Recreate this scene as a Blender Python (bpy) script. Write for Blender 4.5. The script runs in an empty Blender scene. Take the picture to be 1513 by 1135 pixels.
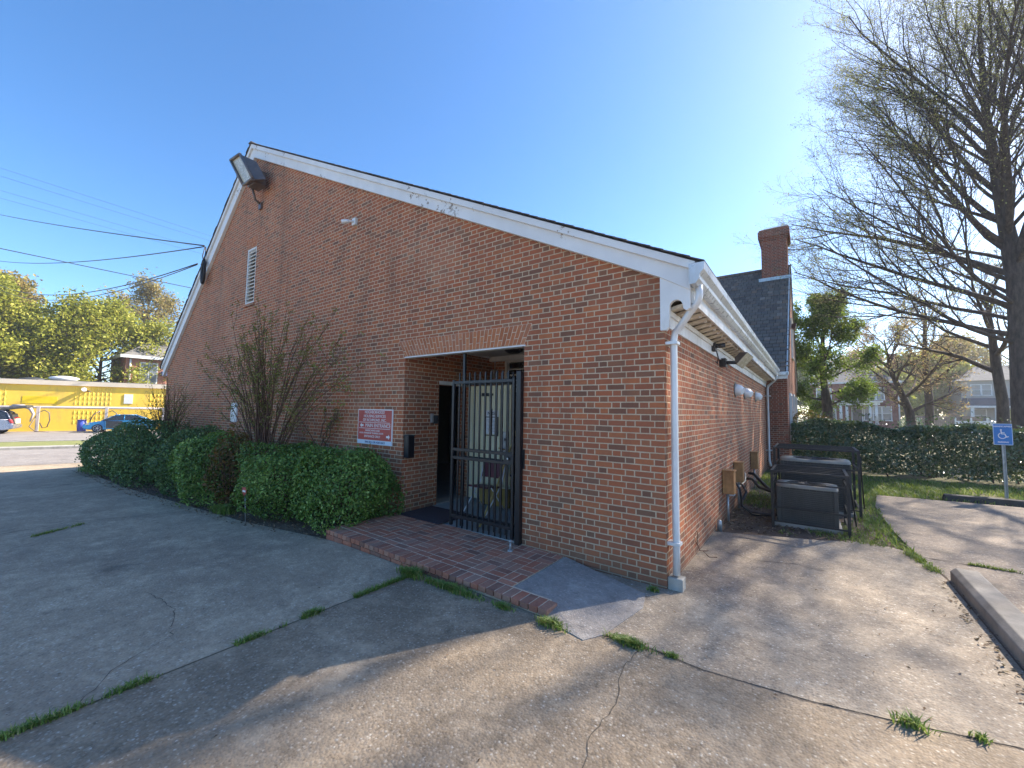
import bpy, math, random
import numpy as np
from mathutils import Vector, Matrix
R_ = math.radians
scene = bpy.context.scene
COL = scene.collection
random.seed(7)

# ------------------------------------------------------------------ node helpers
class NT:
    def __init__(s, nt): s.nt = nt
    def n(s, t, **k):
        nd = s.nt.nodes.new(t)
        for a, v in k.items(): setattr(nd, a, v)
        return nd
    def inp(s, sock, v):
        if v is None: return
        if isinstance(v, bpy.types.NodeSocket): s.nt.links.new(v, sock)
        else: sock.default_value = v
    def m(s, op, a, b=None, c=None):
        nd = s.n('ShaderNodeMath', operation=op)
        s.inp(nd.inputs[0], a); s.inp(nd.inputs[1], b); s.inp(nd.inputs[2], c)
        return nd.outputs[0]
    def pos(s):
        return s.n('ShaderNodeNewGeometry').outputs['Position']
    def sep(s, v):
        nd = s.n('ShaderNodeSeparateXYZ'); s.inp(nd.inputs[0], v); return nd.outputs
    def comb(s, x, y, z):
        nd = s.n('ShaderNodeCombineXYZ')
        s.inp(nd.inputs[0], x); s.inp(nd.inputs[1], y); s.inp(nd.inputs[2], z); return nd.outputs[0]
    def noise(s, scale, detail=3, vec=None, rough=.55, out=0):
        nd = s.n('ShaderNodeTexNoise'); nd.inputs['Scale'].default_value = scale
        nd.inputs['Detail'].default_value = detail; nd.inputs['Roughness'].default_value = rough
        s.inp(nd.inputs['Vector'], vec if vec is not None else s.pos()); return nd.outputs[out]
    def vor(s, scale, vec=None, out='Distance', feature='F1', rnd=1.0):
        nd = s.n('ShaderNodeTexVoronoi', feature=feature); nd.inputs['Scale'].default_value = scale
        nd.inputs['Randomness'].default_value = rnd
        s.inp(nd.inputs['Vector'], vec if vec is not None else s.pos()); return nd.outputs[out]
    def white(s, v, out='Value'):
        nd = s.n('ShaderNodeTexWhiteNoise', noise_dimensions='3D'); s.inp(nd.inputs['Vector'], v); return nd.outputs[out]
    def ramp(s, f, stops, interp='LINEAR'):
        nd = s.n('ShaderNodeValToRGB'); cr = nd.color_ramp; cr.interpolation = interp
        while len(cr.elements) < len(stops): cr.elements.new(0.5)
        for e, (p, c) in zip(cr.elements, stops):
            e.position = p; e.color = (*c, 1) if len(c) == 3 else c
        s.inp(nd.inputs[0], f); return nd.outputs[0]
    def mix(s, f, a, b, blend='MIX'):
        nd = s.n('ShaderNodeMix', data_type='RGBA', blend_type=blend)
        s.inp(nd.inputs[0], f); s.inp(nd.inputs[6], a if isinstance(a, bpy.types.NodeSocket) else (*a[:3], 1))
        s.inp(nd.inputs[7], b if isinstance(b, bpy.types.NodeSocket) else (*b[:3], 1)); return nd.outputs[2]
    def mapr(s, v, a, b, c=0., d=1., smooth=False):
        nd = s.n('ShaderNodeMapRange', interpolation_type='SMOOTHSTEP' if smooth else 'LINEAR')
        for i, x in enumerate((v, a, b, c, d)): s.inp(nd.inputs[i], x)
        return nd.outputs[0]
    def bump(s, h, dist, strength=1.0):
        nd = s.n('ShaderNodeBump'); nd.inputs['Strength'].default_value = strength
        nd.inputs['Distance'].default_value = dist; s.inp(nd.inputs['Height'], h); return nd.outputs[0]
    def attr(s, name, out='Fac'):
        nd = s.n('ShaderNodeAttribute', attribute_name=name); return nd.outputs[out]

def new_mat(name):
    m = bpy.data.materials.new(name); m.use_nodes = True
    nt = m.node_tree; nt.nodes.clear()
    N = NT(nt); out = N.n('ShaderNodeOutputMaterial'); b = N.n('ShaderNodeBsdfPrincipled')
    nt.links.new(b.outputs[0], out.inputs[0])
    return m, N, b, out
def setb(N, b, col=None, rough=None, normal=None, metal=None, spec=None, coat=None):
    if col is not None: N.inp(b.inputs['Base Color'], col if isinstance(col, bpy.types.NodeSocket) else (*col[:3], 1))
    if rough is not None: N.inp(b.inputs['Roughness'], rough)
    if normal is not None: N.inp(b.inputs['Normal'], normal)
    if metal is not None: N.inp(b.inputs['Metallic'], metal)
    if spec is not None: N.inp(b.inputs['Specular IOR Level'], spec)
    if coat is not None: N.inp(b.inputs['Coat Weight'], coat)

def simple(name, col, rough=.6, metal=0., var=.15, scale=6., bumpd=0.0, spec=None, coat=None, grime=None):
    """painted / plain surface with uneven tone, fine grain and optional dirt"""
    m, N, b, o = new_mat(name)
    f = N.noise(scale, 4); lo = [c * (1 - var) for c in col]; hi = [min(1, c * (1 + var)) for c in col]
    c = N.mix(N.mapr(f, .3, .7), lo, hi)
    if grime:
        Pq = N.sep(N.pos()); g = N.noise(max(1.2, scale * .45), 6, vec=N.comb(Pq[0], Pq[1], N.m('MULTIPLY', Pq[2], .35)), rough=.72)
        c = N.mix(N.mapr(g, .44, .70, 0, .8), c, grime)
    rr = N.mapr(N.noise(scale * 3, 3), .3, .7, max(.05, rough - .08), min(1, rough + .08))
    setb(N, b, c, rr, N.bump(N.noise(scale * 18, 3), bumpd) if bumpd else None, metal, spec, coat)
    return m

M = {}
BRICK_STOPS = [(0., (.130, .066, .044)), (.10, (.205, .094, .056)), (.24, (.370, .118, .056)), (.40, (.475, .138, .056)),
               (.58, (.390, .126, .060)), (.74, (.525, .165, .062)), (.88, (.225, .112, .068)), (1., (.580, .198, .072))]
def brick_mat(name, stops=BRICK_STOPS, mortar=(.66, .50, .34), tint=1.0):
    m, N, b, o = new_mat(name)
    g = N.n('ShaderNodeNewGeometry'); P = N.sep(g.outputs['Position']); Nn = N.sep(g.outputs['True Normal'])
    isx = N.m('GREATER_THAN', N.m('ABSOLUTE', Nn[0]), .6)
    u = N.m('ADD', N.m('MULTIPLY', P[0], N.m('SUBTRACT', 1., isx)), N.m('MULTIPLY', P[1], isx))
    v = P[2]; ph = .0677; PP = .317; LS = .213
    wob = N.m('MULTIPLY', N.m('SUBTRACT', N.noise(3.3, 2), .5), .006)
    v = N.m('ADD', v, wob)
    row = N.m('FLOOR', N.m('DIVIDE', N.m('ADD', v, 10.), ph))
    vv = N.m('SUBTRACT', N.m('ADD', v, 10.), N.m('MULTIPLY', row, ph))
    rj = N.m('MULTIPLY', N.m('SUBTRACT', N.white(N.comb(row, 3.3, 7.1)), .5), .024)
    u2 = N.m('ADD', N.m('ADD', u, 200.), N.m('ADD', rj, N.m('MULTIPLY', N.m('MODULO', row, 2.), PP / 2)))
    cell = N.m('FLOOR', N.m('DIVIDE', u2, PP)); t = N.m('SUBTRACT', u2, N.m('MULTIPLY', cell, PP))
    isH = N.m('GREATER_THAN', t, LS)
    w = N.m('SUBTRACT', LS, N.m('MULTIPLY', isH, LS - (PP - LS)))
    a = N.m('SUBTRACT', t, N.m('MULTIPLY', isH, LS))
    du = N.m('MINIMUM', a, N.m('SUBTRACT', w, a)); dv = N.m('MINIMUM', vv, N.m('SUBTRACT', ph, vv))
    cid = N.comb(N.m('ADD', N.m('MULTIPLY', cell, 2.), isH), row, N.m('MULTIPLY', isx, 17.))
    rnd = N.white(cid); rcol = N.sep(N.white(cid, 'Color'))
    # each brick a slightly different size and soft, chipped edges
    rag = N.m('MULTIPLY', N.m('SUBTRACT', N.noise(55, 3), .5), .0045)
    edge = N.m('ADD', N.m('MINIMUM', du, dv), N.m('ADD', rag, N.m('MULTIPLY', N.m('SUBTRACT', rcol[1], .5), .002)))
    mask = N.mapr(edge, .0050, .0074, smooth=True)
    fac = N.m('ADD', N.m('MULTIPLY', rnd, .80), N.m('MULTIPLY', N.noise(.8, 2), .22))
    col = N.ramp(fac, stops)
    col = N.mix(N.mapr(N.noise(38, 5, rough=.7), .3, .75, .0, .32), col, (.14, .075, .055))
    col = N.mix(N.mapr(N.noise(90, 2), .62, .75, .0, .35), col, (.42, .27, .2))
    dirt = N.noise(.55, 5, rough=.65)
    mcol = N.mix(N.mapr(N.noise(25, 4), .3, .7), mortar, [c * .84 for c in mortar])
    full = N.mix(mask, mcol, col)
    full = N.mix(N.mapr(dirt, .5, .8, 0, .25), full, (.14, .09, .065))
    stv = N.comb(N.m('MULTIPLY', P[0], 2.2), N.m('MULTIPLY', P[1], 2.2), N.m('MULTIPLY', P[2], .28))
    full = N.mix(N.mapr(N.noise(1.0, 5, vec=stv, rough=.65), .52, .74, 0, .42), full, (.13, .075, .05))      # run-off streaks
    full = N.mix(N.mapr(N.noise(.75, 6, rough=.7), .56, .72, 0, .22), full, (.62, .44, .30))                 # dusty pale bloom
    # splash-back dirt close to the ground
    low = N.mapr(N.m('ADD', P[2], N.m('MULTIPLY', N.noise(2.5, 4), .25)), .12, .42, .55, 0.)
    full = N.mix(low, full, (.12, .09, .065))
    h = N.m('ADD', mask, N.m('MULTIPLY', N.noise(120, 4), .25))
    setb(N, b, full, N.mapr(mask, 0, 1, .95, .82), N.bump(h, .006, .9), spec=.25)
    return m
M['brick'] = brick_mat('flemish_bond_brick')
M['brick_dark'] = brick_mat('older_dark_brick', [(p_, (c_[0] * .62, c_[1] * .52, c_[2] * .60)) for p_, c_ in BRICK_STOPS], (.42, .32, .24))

def unit_brick_mat(name, stops, rough=.85):
    """one modelled brick each: colour by a per-brick attribute"""
    m, N, b, o = new_mat(name)
    c = N.ramp(N.attr('var'), stops)
    c = N.mix(N.mapr(N.noise(45, 5, rough=.7), .35, .75, 0, .5), c, (.10, .055, .045))
    c = N.mix(N.mapr(N.noise(2.2, 6, rough=.7), .45, .7, 0, .4), c, (.46, .29, .22))
    setb(N, b, c, rough, N.bump(N.noise(130, 4), .002), spec=.3)
    return m
M['arch_brick'] = unit_brick_mat('arch_brick', [(0, (.44, .145, .058)), (.5, (.54, .18, .07)), (1, (.62, .24, .10))])
M['paver'] = unit_brick_mat('paver_brick', [(0, (.24, .12, .085)), (.25, (.42, .15, .09)), (.55, (.52, .18, .10)), (.8, (.36, .20, .14)), (1, (.60, .24, .14))])
M['mortar'] = simple('mortar', (.60, .47, .34), .95, var=.25, scale=14, bumpd=.002)
M['white'] = simple('white_painted_wood', (.74, .74, .72), .5, var=.05, scale=5, grime=(.45, .43, .38))
def peel():
    m, N, b, o = new_mat('peeling_white_paint')
    big = N.noise(1.1, 3); fine = N.noise(14, 6, rough=.7)
    mk = N.mapr(N.m('ADD', N.m('MULTIPLY', big, .62), N.m('MULTIPLY', fine, .42)), .632, .645)
    c = N.mix(N.mapr(N.noise(3, 4), .3, .7), (.70, .70, .69), (.80, .80, .78))
    c = N.mix(N.mapr(N.noise(.6, 5), .5, .75, 0, .4), c, (.5, .48, .42))
    c = N.mix(mk, c, (.30, .25, .20))
    setb(N, b, c, .55, N.bump(N.m('SUBTRACT', N.m('MULTIPLY', N.noise(60, 3), .3), mk), .002)); return m
M['peel'] = peel()
M['soffit'] = simple('cream_soffit_paint', (.74, .69, .58), .7, var=.1, scale=7, grime=(.35, .3, .24))
M['alu'] = simple('white_aluminium', (.66, .67, .67), .32, var=.06, scale=4, metal=.25, grime=(.42, .41, .38))
M['pipe'] = simple('pale_downspout_paint', (.70, .72, .73), .38, var=.06, scale=5, metal=.1, grime=(.45, .43, .40))
M['black'] = simple('black_painted_steel', (.008, .009, .013), .38, var=.3, scale=12, bumpd=.0006)
M['black_rust'] = simple('weathered_black_steel', (.012, .012, .014), .55, var=.4, scale=9, grime=(.03, .024, .02))
M['dark'] = simple('dark_plastic', (.03, .03, .033), .5, var=.3, scale=10)
M['bronze'] = simple('bronze_housing', (.14, .115, .105), .45, var=.15, scale=8, metal=.3)
M['lens'] = simple('cloudy_lamp_glass', (.50, .46, .34), .25, var=.2, scale=6)
M['steel'] = simple('galvanised_steel', (.42, .44, .45), .42, var=.2, scale=14, metal=.6)
M['tanbox'] = simple('rusting_tan_box', (.52, .27, .10), .6, var=.2, scale=9, grime=(.20, .09, .035))
M['acgrey'] = simple('grey_sheet_metal', (.065, .068, .066), .5, var=.15, scale=6, metal=.2, grime=(.05, .045, .04))
M['actop'] = simple('dusty_unit_top', (.30, .28, .235), .6, var=.2, scale=5, grime=(.2, .17, .13))
M['concrete'] = simple('concrete_plain', (.40, .38, .34), .9, var=.15, scale=5, bumpd=.003, grime=(.22, .20, .17))
M['kerb'] = simple('kerb_concrete', (.24, .215, .185), .9, var=.2, scale=5, bumpd=.004, grime=(.15, .13, .11))
M['floor'] = simple('painted_floor', (.27, .30, .31), .6, var=.12, scale=4)
M['rubber'] = simple('dark_doormat', (.040, .028, .038), .95, var=.25, scale=40, bumpd=.004)
M['timber'] = simple('dark_wheel_stop', (.055, .05, .045), .85, var=.3, scale=8, bumpd=.003)
M['beige'] = simple('beige_door_paint', (.78, .74, .52), .5, var=.05, scale=4)
M['paper'] = simple('white_paper', (.8, .8, .8), .7, var=.03)
M['maroon'] = simple('maroon_vinyl', (.11, .018, .028), .5, var=.15)
M['cardboard'] = simple('yellow_tan_board', (.34, .24, .07), .8, var=.15)
M['caneyellow'] = simple('yellow_wood', (.50, .36, .12), .6, var=.15)
M['glassdark'] = simple('dark_window_glass', (.02, .024, .028), .08, var=.2, spec=.8)
M['windowpane'] = simple('grey_window_pane', (.13, .15, .17), .12, var=.4, scale=.8, spec=.7)
M['hood'] = simple('white_vent_plastic', (.74, .75, .76), .4, var=.05)
M['yellow'] = simple('yellow_painted_block', (.95, .62, .07), .75, var=.07, scale=.8, grime=(.62, .42, .10))
M['yellow2'] = simple('bright_yellow_patch', (.85, .60, .01), .7, var=.04)
M['roofwhite'] = simple('pale_roof_edge', (.70, .60, .46), .7, var=.1, scale=.9)
M['pink'] = simple('pale_painted_pipe', (.50, .44, .42), .5, var=.1)
M['blueplastic'] = simple('blue_plastic', (.06, .09, .42), .45, var=.1)
M['carblue'] = simple('blue_car_paint', (.015, .17, .36), .22, var=.06, metal=.35, coat=.6)
M['carsilver'] = simple('silver_car_paint', (.28, .29, .34), .25, var=.06, metal=.5, coat=.6)
M['tyre'] = simple('tyre_rubber', (.02, .02, .02), .85)
M['rim'] = simple('alloy_rim', (.5, .5, .52), .3, metal=.7)
M['redlamp'] = simple('red_tail_lamp', (.28, .02, .02), .3)
M['signred'] = simple('faded_red_sign', (.46, .065, .055), .4, var=.08, scale=3)
M['signwhite'] = simple('sign_white', (.80, .78, .76), .5, var=.03)
M['signpale'] = simple('sign_pale_blue', (.58, .68, .80), .5, var=.03)
M['signblue'] = simple('sign_blue', (.015, .17, .48), .4, var=.06)
M['ink'] = simple('dark_blue_ink', (.05, .08, .20), .6)
M['woodfence'] = simple('brown_fence_wood', (.20, .14, .10), .85, var=.25, scale=2)
M['roofgrey'] = simple('grey_shingle', (.16, .15, .14), .9, var=.25, scale=3, bumpd=.01)
M['roofblue'] = simple('dark_blue_roof', (.045, .06, .085), .8, var=.2, scale=3)
M['siding'] = simple('grey_beige_siding', (.40, .38, .35), .8, var=.08, scale=1)
M['green_door'] = simple('olive_yellow_door', (.34, .34, .10), .6, var=.05)
M['door_dark'] = simple('dark_front_door', (.05, .045, .05), .5)
M['gold'] = simple('straw_litter', (.38, .31, .22), .9, var=.3, scale=30)

def far_brick(name, c1, c2):
    m, N, b, o = new_mat(name)
    br = N.n('ShaderNodeTexBrick'); br.inputs['Scale'].default_value = 3.2
    g = N.n('ShaderNodeNewGeometry'); P = N.sep(g.outputs['Position'])
    N.inp(br.inputs['Vector'], N.comb(N.m('ADD', P[0], P[1]), P[2], 0.))
    br.inputs['Color1'].default_value = (*c1, 1); br.inputs['Color2'].default_value = (*c2, 1)
    br.inputs['Mortar'].default_value = (.22, .15, .12, 1); br.inputs['Mortar Size'].default_value = .012
    c = N.mix(N.mapr(N.noise(.7, 4), .35, .7, 0, .4), br.outputs[0], [x * .6 for x in c1])
    setb(N, b, c, .9); return m
M['farbrick'] = far_brick('red_house_brick', (.21, .045, .035), (.15, .035, .028))
M['farbrick2'] = far_brick('orange_house_brick', (.42, .19, .12), (.34, .14, .09))

def slate():
    m, N, b, o = new_mat('slate_courses')
    P = N.sep(N.pos())
    row = N.m('FLOOR', N.m('DIVIDE', P[2], .161))
    u = N.m('ADD', N.m('MULTIPLY', P[0], 1 / .21), N.m('MULTIPLY', N.m('MODULO', row, 2.), .5))
    u = N.m('ADD', u, N.m('MULTIPLY', N.white(N.comb(row, 1., 2.)), .4))
    cell = N.m('FLOOR', u); fr = N.m('FRACT', u)
    r = N.white(N.comb(cell, row, 4.))
    c = N.ramp(r, [(0, (.13, .10, .085)), (.35, (.18, .145, .12)), (.6, (.22, .17, .135)), (.85, (.16, .135, .12)), (.95, (.25, .16, .11)), (1, (.28, .23, .19))])
    c = N.mix(N.mapr(N.noise(9, 5), .4, .7, 0, .5), c, (.12, .115, .10))
    gap = N.m('LESS_THAN', N.m('MINIMUM', fr, N.m('SUBTRACT', 1., fr)), .03)
    c = N.mix(gap, c, (.015, .015, .015))
    setb(N, b, c, .85, N.bump(N.m('ADD', r, N.m('MULTIPLY', N.noise(30, 4), .5)), .008), spec=.2); return m
M['slate'] = slate()
def slate2():
    m, N, b, o = new_mat('roof_slate_edge')
    c = N.ramp(N.attr('var'), [(0, (.04, .038, .04)), (.6, (.09, .08, .08)), (1, (.14, .12, .11))])
    c = N.mix(N.mapr(N.noise(12, 5), .4, .7, 0, .5), c, (.07, .06, .06))
    setb(N, b, c, .75, N.bump(N.noise(40, 4), .003)); return m
M['slate_edge'] = slate2()

def concrete_ground(name, base, dark, light, stone=.5, speck=True):
    """worn exposed-aggregate concrete: stones, stains, pale spots"""
    m, N, b, o = new_mat(name)
    warp = N.n('ShaderNodeVectorMath', operation='ADD'); N.inp(warp.inputs[0], N.pos())
    sc = N.n('ShaderNodeVectorMath', operation='SCALE'); N.inp(sc.inputs[0], N.noise(1.3, 3, out=1)); sc.inputs[3].default_value = .35
    N.nt.links.new(sc.outputs[0], warp.inputs[1])
    big = N.noise(.42, 6, rough=.62, vec=warp.outputs[0]); mid = N.noise(2.3, 6, rough=.7, vec=warp.outputs[0])
    c = N.mix(N.mapr(big, .36, .66), dark, base)
    c = N.mix(N.mapr(mid, .45, .66, 0, .75), c, light)
    c = N.mix(N.mapr(N.noise(11, 5, rough=.75), .42, .68, 0, .5), c, [x * .62 for x in dark])
    vc = N.vor(62., out='Color'); st = N.sep(vc)
    vd = N.vor(62., out='Distance')
    pebble = N.ramp(st[0], [(0, (.07, .055, .045)), (.25, (.24, .175, .12)), (.5, (.42, .33, .24)), (.7, (.17, .155, .145)), (.9, (.52, .45, .36)), (1, (.80, .76, .68))])
    wear = N.mapr(N.noise(1.1, 5, rough=.7), .3, .65, stone * .55, min(1., stone * 1.25))
    c = N.mix(N.m('MULTIPLY', wear, N.mapr(vd, .25, .5, 1., .3)), c, pebble)
    if speck:
        v2 = N.sep(N.vor(9., out='Color')); d2 = N.vor(9., out='Distance')
        sp = N.m('MULTIPLY', N.m('GREATER_THAN', v2[0], .86), N.m('LESS_THAN', d2, N.m('MULTIPLY', v2[1], .10)))
        c = N.mix(N.m('MULTIPLY', sp, .8), c, (.66, .63, .58))
    od = N.vor(1.15, vec=warp.outputs[0]); oc = N.sep(N.vor(1.15, vec=warp.outputs[0], out='Color'))
    c = N.mix(N.m('MULTIPLY', N.mapr(od, .05, .20, .5, 0., True), N.m('GREATER_THAN', oc[0], .72)), c, (.07, .06, .05))     # old oil drips
    pl_ = N.noise(.9, 6, rough=.75, vec=warp.outputs[0]); c = N.mix(N.mapr(pl_, .60, .68, 0, .4), c, [min(1, x * 1.35) for x in light])   # scaled pale patches
    dk = N.noise(5.5, 6, rough=.75)
    c = N.mix(N.mapr(dk, .58, .75, 0, .55), c, [x * .45 for x in dark])
    # trowel scuffs / runs
    h = N.m('ADD', N.m('MULTIPLY', N.m('SUBTRACT', 1., vd), 1.), N.m('MULTIPLY', N.noise(20, 5), 1.2))
    setb(N, b, c, N.mapr(mid, .3, .7, .80, .97), N.bump(h, .004, .9), spec=.3); return m
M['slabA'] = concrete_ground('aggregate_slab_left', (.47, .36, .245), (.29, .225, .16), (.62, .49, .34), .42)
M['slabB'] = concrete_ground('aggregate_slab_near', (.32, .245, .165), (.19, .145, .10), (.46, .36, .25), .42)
M['slabC'] = concrete_ground('aggregate_slab_side', (.36, .295, .22), (.21, .17, .13), (.50, .42, .32), .5)
M['lot'] = concrete_ground('asphalt_lot', (.28, .22, .17), (.17, .135, .11), (.38, .30, .22), .5, False)
M['road'] = concrete_ground('road_asphalt', (.30, .275, .26), (.22, .20, .19), (.36, .33, .30), .3, False)
M['ramp'] = concrete_ground('ramp_concrete', (.34, .31, .285), (.26, .24, .225), (.42, .385, .35), .3, False)

def soil(name, a, b_, c_):
    m, N, b, o = new_mat(name)
    c = N.mix(N.mapr(N.noise(3, 6, rough=.7), .35, .65), a, b_)
    c = N.mix(N.mapr(N.noise(60, 4), .5, .7, 0, .6), c, c_)
    setb(N, b, c, .97, N.bump(N.noise(30, 6), .03)); return m
M['soil'] = soil('bare_soil', (.085, .055, .038), (.15, .105, .07), (.24, .17, .11))
M['turf'] = soil('turf_ground', (.07, .085, .025), (.14, .12, .05), (.20, .17, .09))

def leaf_mat(name, stops, rough=.45, trans=.35, spec=.4):
    m, N, b, o = new_mat(name)
    c = N.ramp(N.attr('var'), stops)
    setb(N, b, c, rough, spec=spec)
    tr = N.n('ShaderNodeBsdfTranslucent'); tc = N.mix(.5, c, (.20, .24, .03), 'MIX'); N.inp(tr.inputs[0], tc)
    mx = N.n('ShaderNodeMixShader'); mx.inputs[0].default_value = trans
    N.nt.links.new(b.outputs[0], mx.inputs[1]); N.nt.links.new(tr.outputs[0], mx.inputs[2]); N.nt.links.new(mx.outputs[0], o.inputs[0])
    return m
M['boxwood'] = leaf_mat('boxwood_leaf', [(0, (.055, .11, .022)), (.5, (.14, .25, .045)), (.85, (.24, .38, .075)), (1, (.38, .50, .14))], .42, .22)
M['darkbush'] = leaf_mat('dark_bush_leaf', [(0, (.042, .085, .03)), (.5, (.11, .19, .06)), (1, (.24, .34, .11))], .5, .2)
M['hedgeleaf'] = leaf_mat('glossy_hedge_leaf', [(0, (.025, .06, .026)), (.6, (.065, .125, .045)), (1, (.18, .24, .10))], .22, .2, 1.0)
M['nandina'] = leaf_mat('red_brown_leaf', [(0, (.07, .05, .015)), (.4, (.16, .08, .025)), (.75, (.23, .10, .03)), (1, (.14, .14, .03))], .5, .35)
M['budleaf'] = leaf_mat('young_bud_leaf', [(0, (.30, .22, .11)), (.5, (.40, .38, .15)), (1, (.46, .50, .20))], .6, .55)
M['shrubleaf'] = leaf_mat('shrub_new_leaf', [(0, (.20, .12, .04)), (.5, (.22, .22, .05)), (1, (.32, .36, .08))], .55, .35)
M['treeleaf'] = leaf_mat('spring_green_leaf', [(0, (.06, .11, .025)), (.5, (.14, .24, .04)), (1, (.30, .42, .06))], .45, .5)
M['limeleaf'] = leaf_mat('yellow_green_leaf', [(0, (.24, .25, .03)), (.5, (.38, .40, .05)), (1, (.55, .50, .09))], .6, .45)
M['goldleaf'] = leaf_mat('golden_bud_leaf', [(0, (.26, .17, .05)), (.5, (.38, .28, .09)), (1, (.48, .40, .16))], .6, .45)
M['pinkleaf'] = leaf_mat('pink_brown_bud', [(0, (.40, .20, .15)), (.5, (.55, .33, .24)), (1, (.50, .46, .20))], .6, .5)
M['grass'] = leaf_mat('grass_blade', [(0, (.10, .17, .03)), (.5, (.20, .29, .05)), (.85, (.32, .38, .08)), (1, (.50, .44, .20))], .55, .4)
M['weed'] = leaf_mat('weed_leaf', [(0, (.07, .14, .025)), (.4, (.15, .26, .045)), (.75, (.28, .36, .08)), (.9, (.42, .38, .16)), (1, (.45, .36, .2))], .5, .35)
M['litter'] = leaf_mat('dead_leaf', [(0, (.09, .05, .03)), (.5, (.20, .12, .07)), (1, (.42, .33, .22))], .9, .1)
def bark(name, a, b_, sc=9):
    m, N, b, o = new_mat(name)
    P = N.sep(N.pos()); v = N.comb(P[0], P[1], N.m('MULTIPLY', P[2], .25))
    f = N.noise(sc, 6, vec=v, rough=.7)
    c = N.mix(N.mapr(f, .35, .65), a, b_)
    setb(N, b, c, .95, N.bump(f, .03)); return m
M['bark'] = bark('dark_bark', (.045, .036, .032), (.13, .10, .085))
M['barkmid'] = bark('brown_bark', (.06, .042, .032), (.15, .11, .085))
M['barkred'] = bark('shrub_cane_bark', (.09, .045, .03), (.20, .11, .07), 25)

# ------------------------------------------------------------------ mesh helpers
class MB:
    def __init__(s): s.v = []; s.f = []; s.sm = []; s.var = []; s.cur = .5
    def face(s, idx, smooth=False): s.f.append(tuple(idx)); s.sm.append(smooth)
    def add(s, pts):
        i = len(s.v); s.v.extend([tuple(p) for p in pts]); s.var.extend([s.cur] * len(pts)); return i
    def hexa(s, p):      # 8 pts: bottom 4 ccw (seen from above), top 4
        i = s.add(p)
        for q in ((3, 2, 1, 0), (4, 5, 6, 7), (0, 1, 5, 4), (1, 2, 6, 5), (2, 3, 7, 6), (3, 0, 4, 7)): s.face([i + k for k in q])
        return s
    def box(s, x0, x1, y0, y1, z0, z1):
        x0, x1 = min(x0, x1), max(x0, x1); y0, y1 = min(y0, y1), max(y0, y1); z0, z1 = min(z0, z1), max(z0, z1)
        return s.hexa([(x0, y0, z0), (x1, y0, z0), (x1, y1, z0), (x0, y1, z0), (x0, y0, z1), (x1, y0, z1), (x1, y1, z1), (x0, y1, z1)])
    def obox(s, c, ax, ay, az):   # centre + half-axis vectors
        c = Vector(c); ax = Vector(ax); ay = Vector(ay); az = Vector(az)
        return s.hexa([c - ax - ay - az, c + ax - ay - az, c + ax + ay - az, c - ax + ay - az, c - ax - ay + az, c + ax - ay + az, c + ax + ay + az, c - ax + ay + az])
    def prism(s, poly, d, smooth=False):   # poly: list of 3D pts (planar), d: extrude vector
        n = len(poly); d = Vector(d); P = [Vector(p) for p in poly]
        nrm = Vector((0, 0, 0))
        for k in range(n): nrm += P[k].cross(P[(k + 1) % n])
        if nrm.dot(d) > 0: P = P[::-1]
        i = s.add(P); j = s.add([p + d for p in P])
        s.face([i + k for k in range(n)]); s.face([j + k for k in range(n)][::-1])
        for k in range(n):
            k2 = (k + 1) % n; s.face((i + k2, i + k, j + k, j + k2), smooth)
        return s
    def tube(s, pts, rad, n=8, caps=True, flat=None, smooth=True):
        P = [Vector(p) for p in pts]; m = len(P)
        if not hasattr(rad, '__len__'): rad = [rad] * m
        rings = []; ref = None
        for k in range(m):
            t = (P[min(k + 1, m - 1)] - P[max(k - 1, 0)]); 
            if t.length < 1e-9: t = Vector((0, 0, 1))
            t.normalize()
            if ref is None:
                ref = Vector((0, 0, 1)) if abs(t.z) < .9 else Vector((1, 0, 0))
            a = ref - t * ref.dot(t)
            if a.length < 1e-6: a = t.orthogonal()
            a.normalize(); b = t.cross(a); ref = a
            sx, sy = flat if flat else (1, 1)
            ring = [P[k] + (a * math.cos(q) * sx + b * math.sin(q) * sy) * rad[k] for q in [2 * math.pi * j / n for j in range(n)]]
            rings.append(s.add(ring))
        for k in range(m - 1):
            a0, b0 = rings[k], rings[k + 1]
            for j in range(n):
                j2 = (j + 1) % n; s.face((a0 + j, a0 + j2, b0 + j2, b0 + j), smooth)
        if caps:
            s.face([rings[0] + j for j in range(n)][::-1]); s.face([rings[-1] + j for j in range(n)])
        return s
    def disc(s, c, nrm, r, n=20, h=.004):
        c = Vector(c); nrm = Vector(nrm).normalized(); return s.tube([c, c + nrm * h], r, n)
    def build(s, name, mat, parent=None, bevel=0, seg=2):
        return make_obj(name, s.v, s.f, mat, parent, s.var, s.sm, bevel, seg)

def world_origin(o):
    x, y, z = 0., 0., 0.
    while o is not None:
        x += o.location[0]; y += o.location[1]; z += o.location[2]; o = o.parent
    return (x, y, z)

def make_obj(name, verts, faces, mat, parent=None, var=None, smooth=None, bevel=0, seg=2):
    ox = world_origin(parent)
    me = bpy.data.meshes.new(name)
    V = np.asarray(verts, dtype=np.float64) - np.array(ox)
    me.from_pydata(V.tolist(), [], faces)
    if smooth is not None and any(smooth):
        me.polygons.foreach_set('use_smooth', np.asarray(smooth, dtype=bool))
    if var is not None:
        a = me.attributes.new('var', 'FLOAT', 'POINT'); a.data.foreach_set('value', np.asarray(var, dtype=np.float32))
    me.materials.append(mat); me.update()
    o = bpy.data.objects.new(name, me); COL.objects.link(o)
    if parent is not None: o.parent = parent
    if bevel:
        bm = o.modifiers.new('bevel', 'BEVEL'); bm.width = bevel; bm.segments = seg; bm.limit_method = 'ANGLE'; bm.angle_limit = R_(40)
    return o

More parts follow.
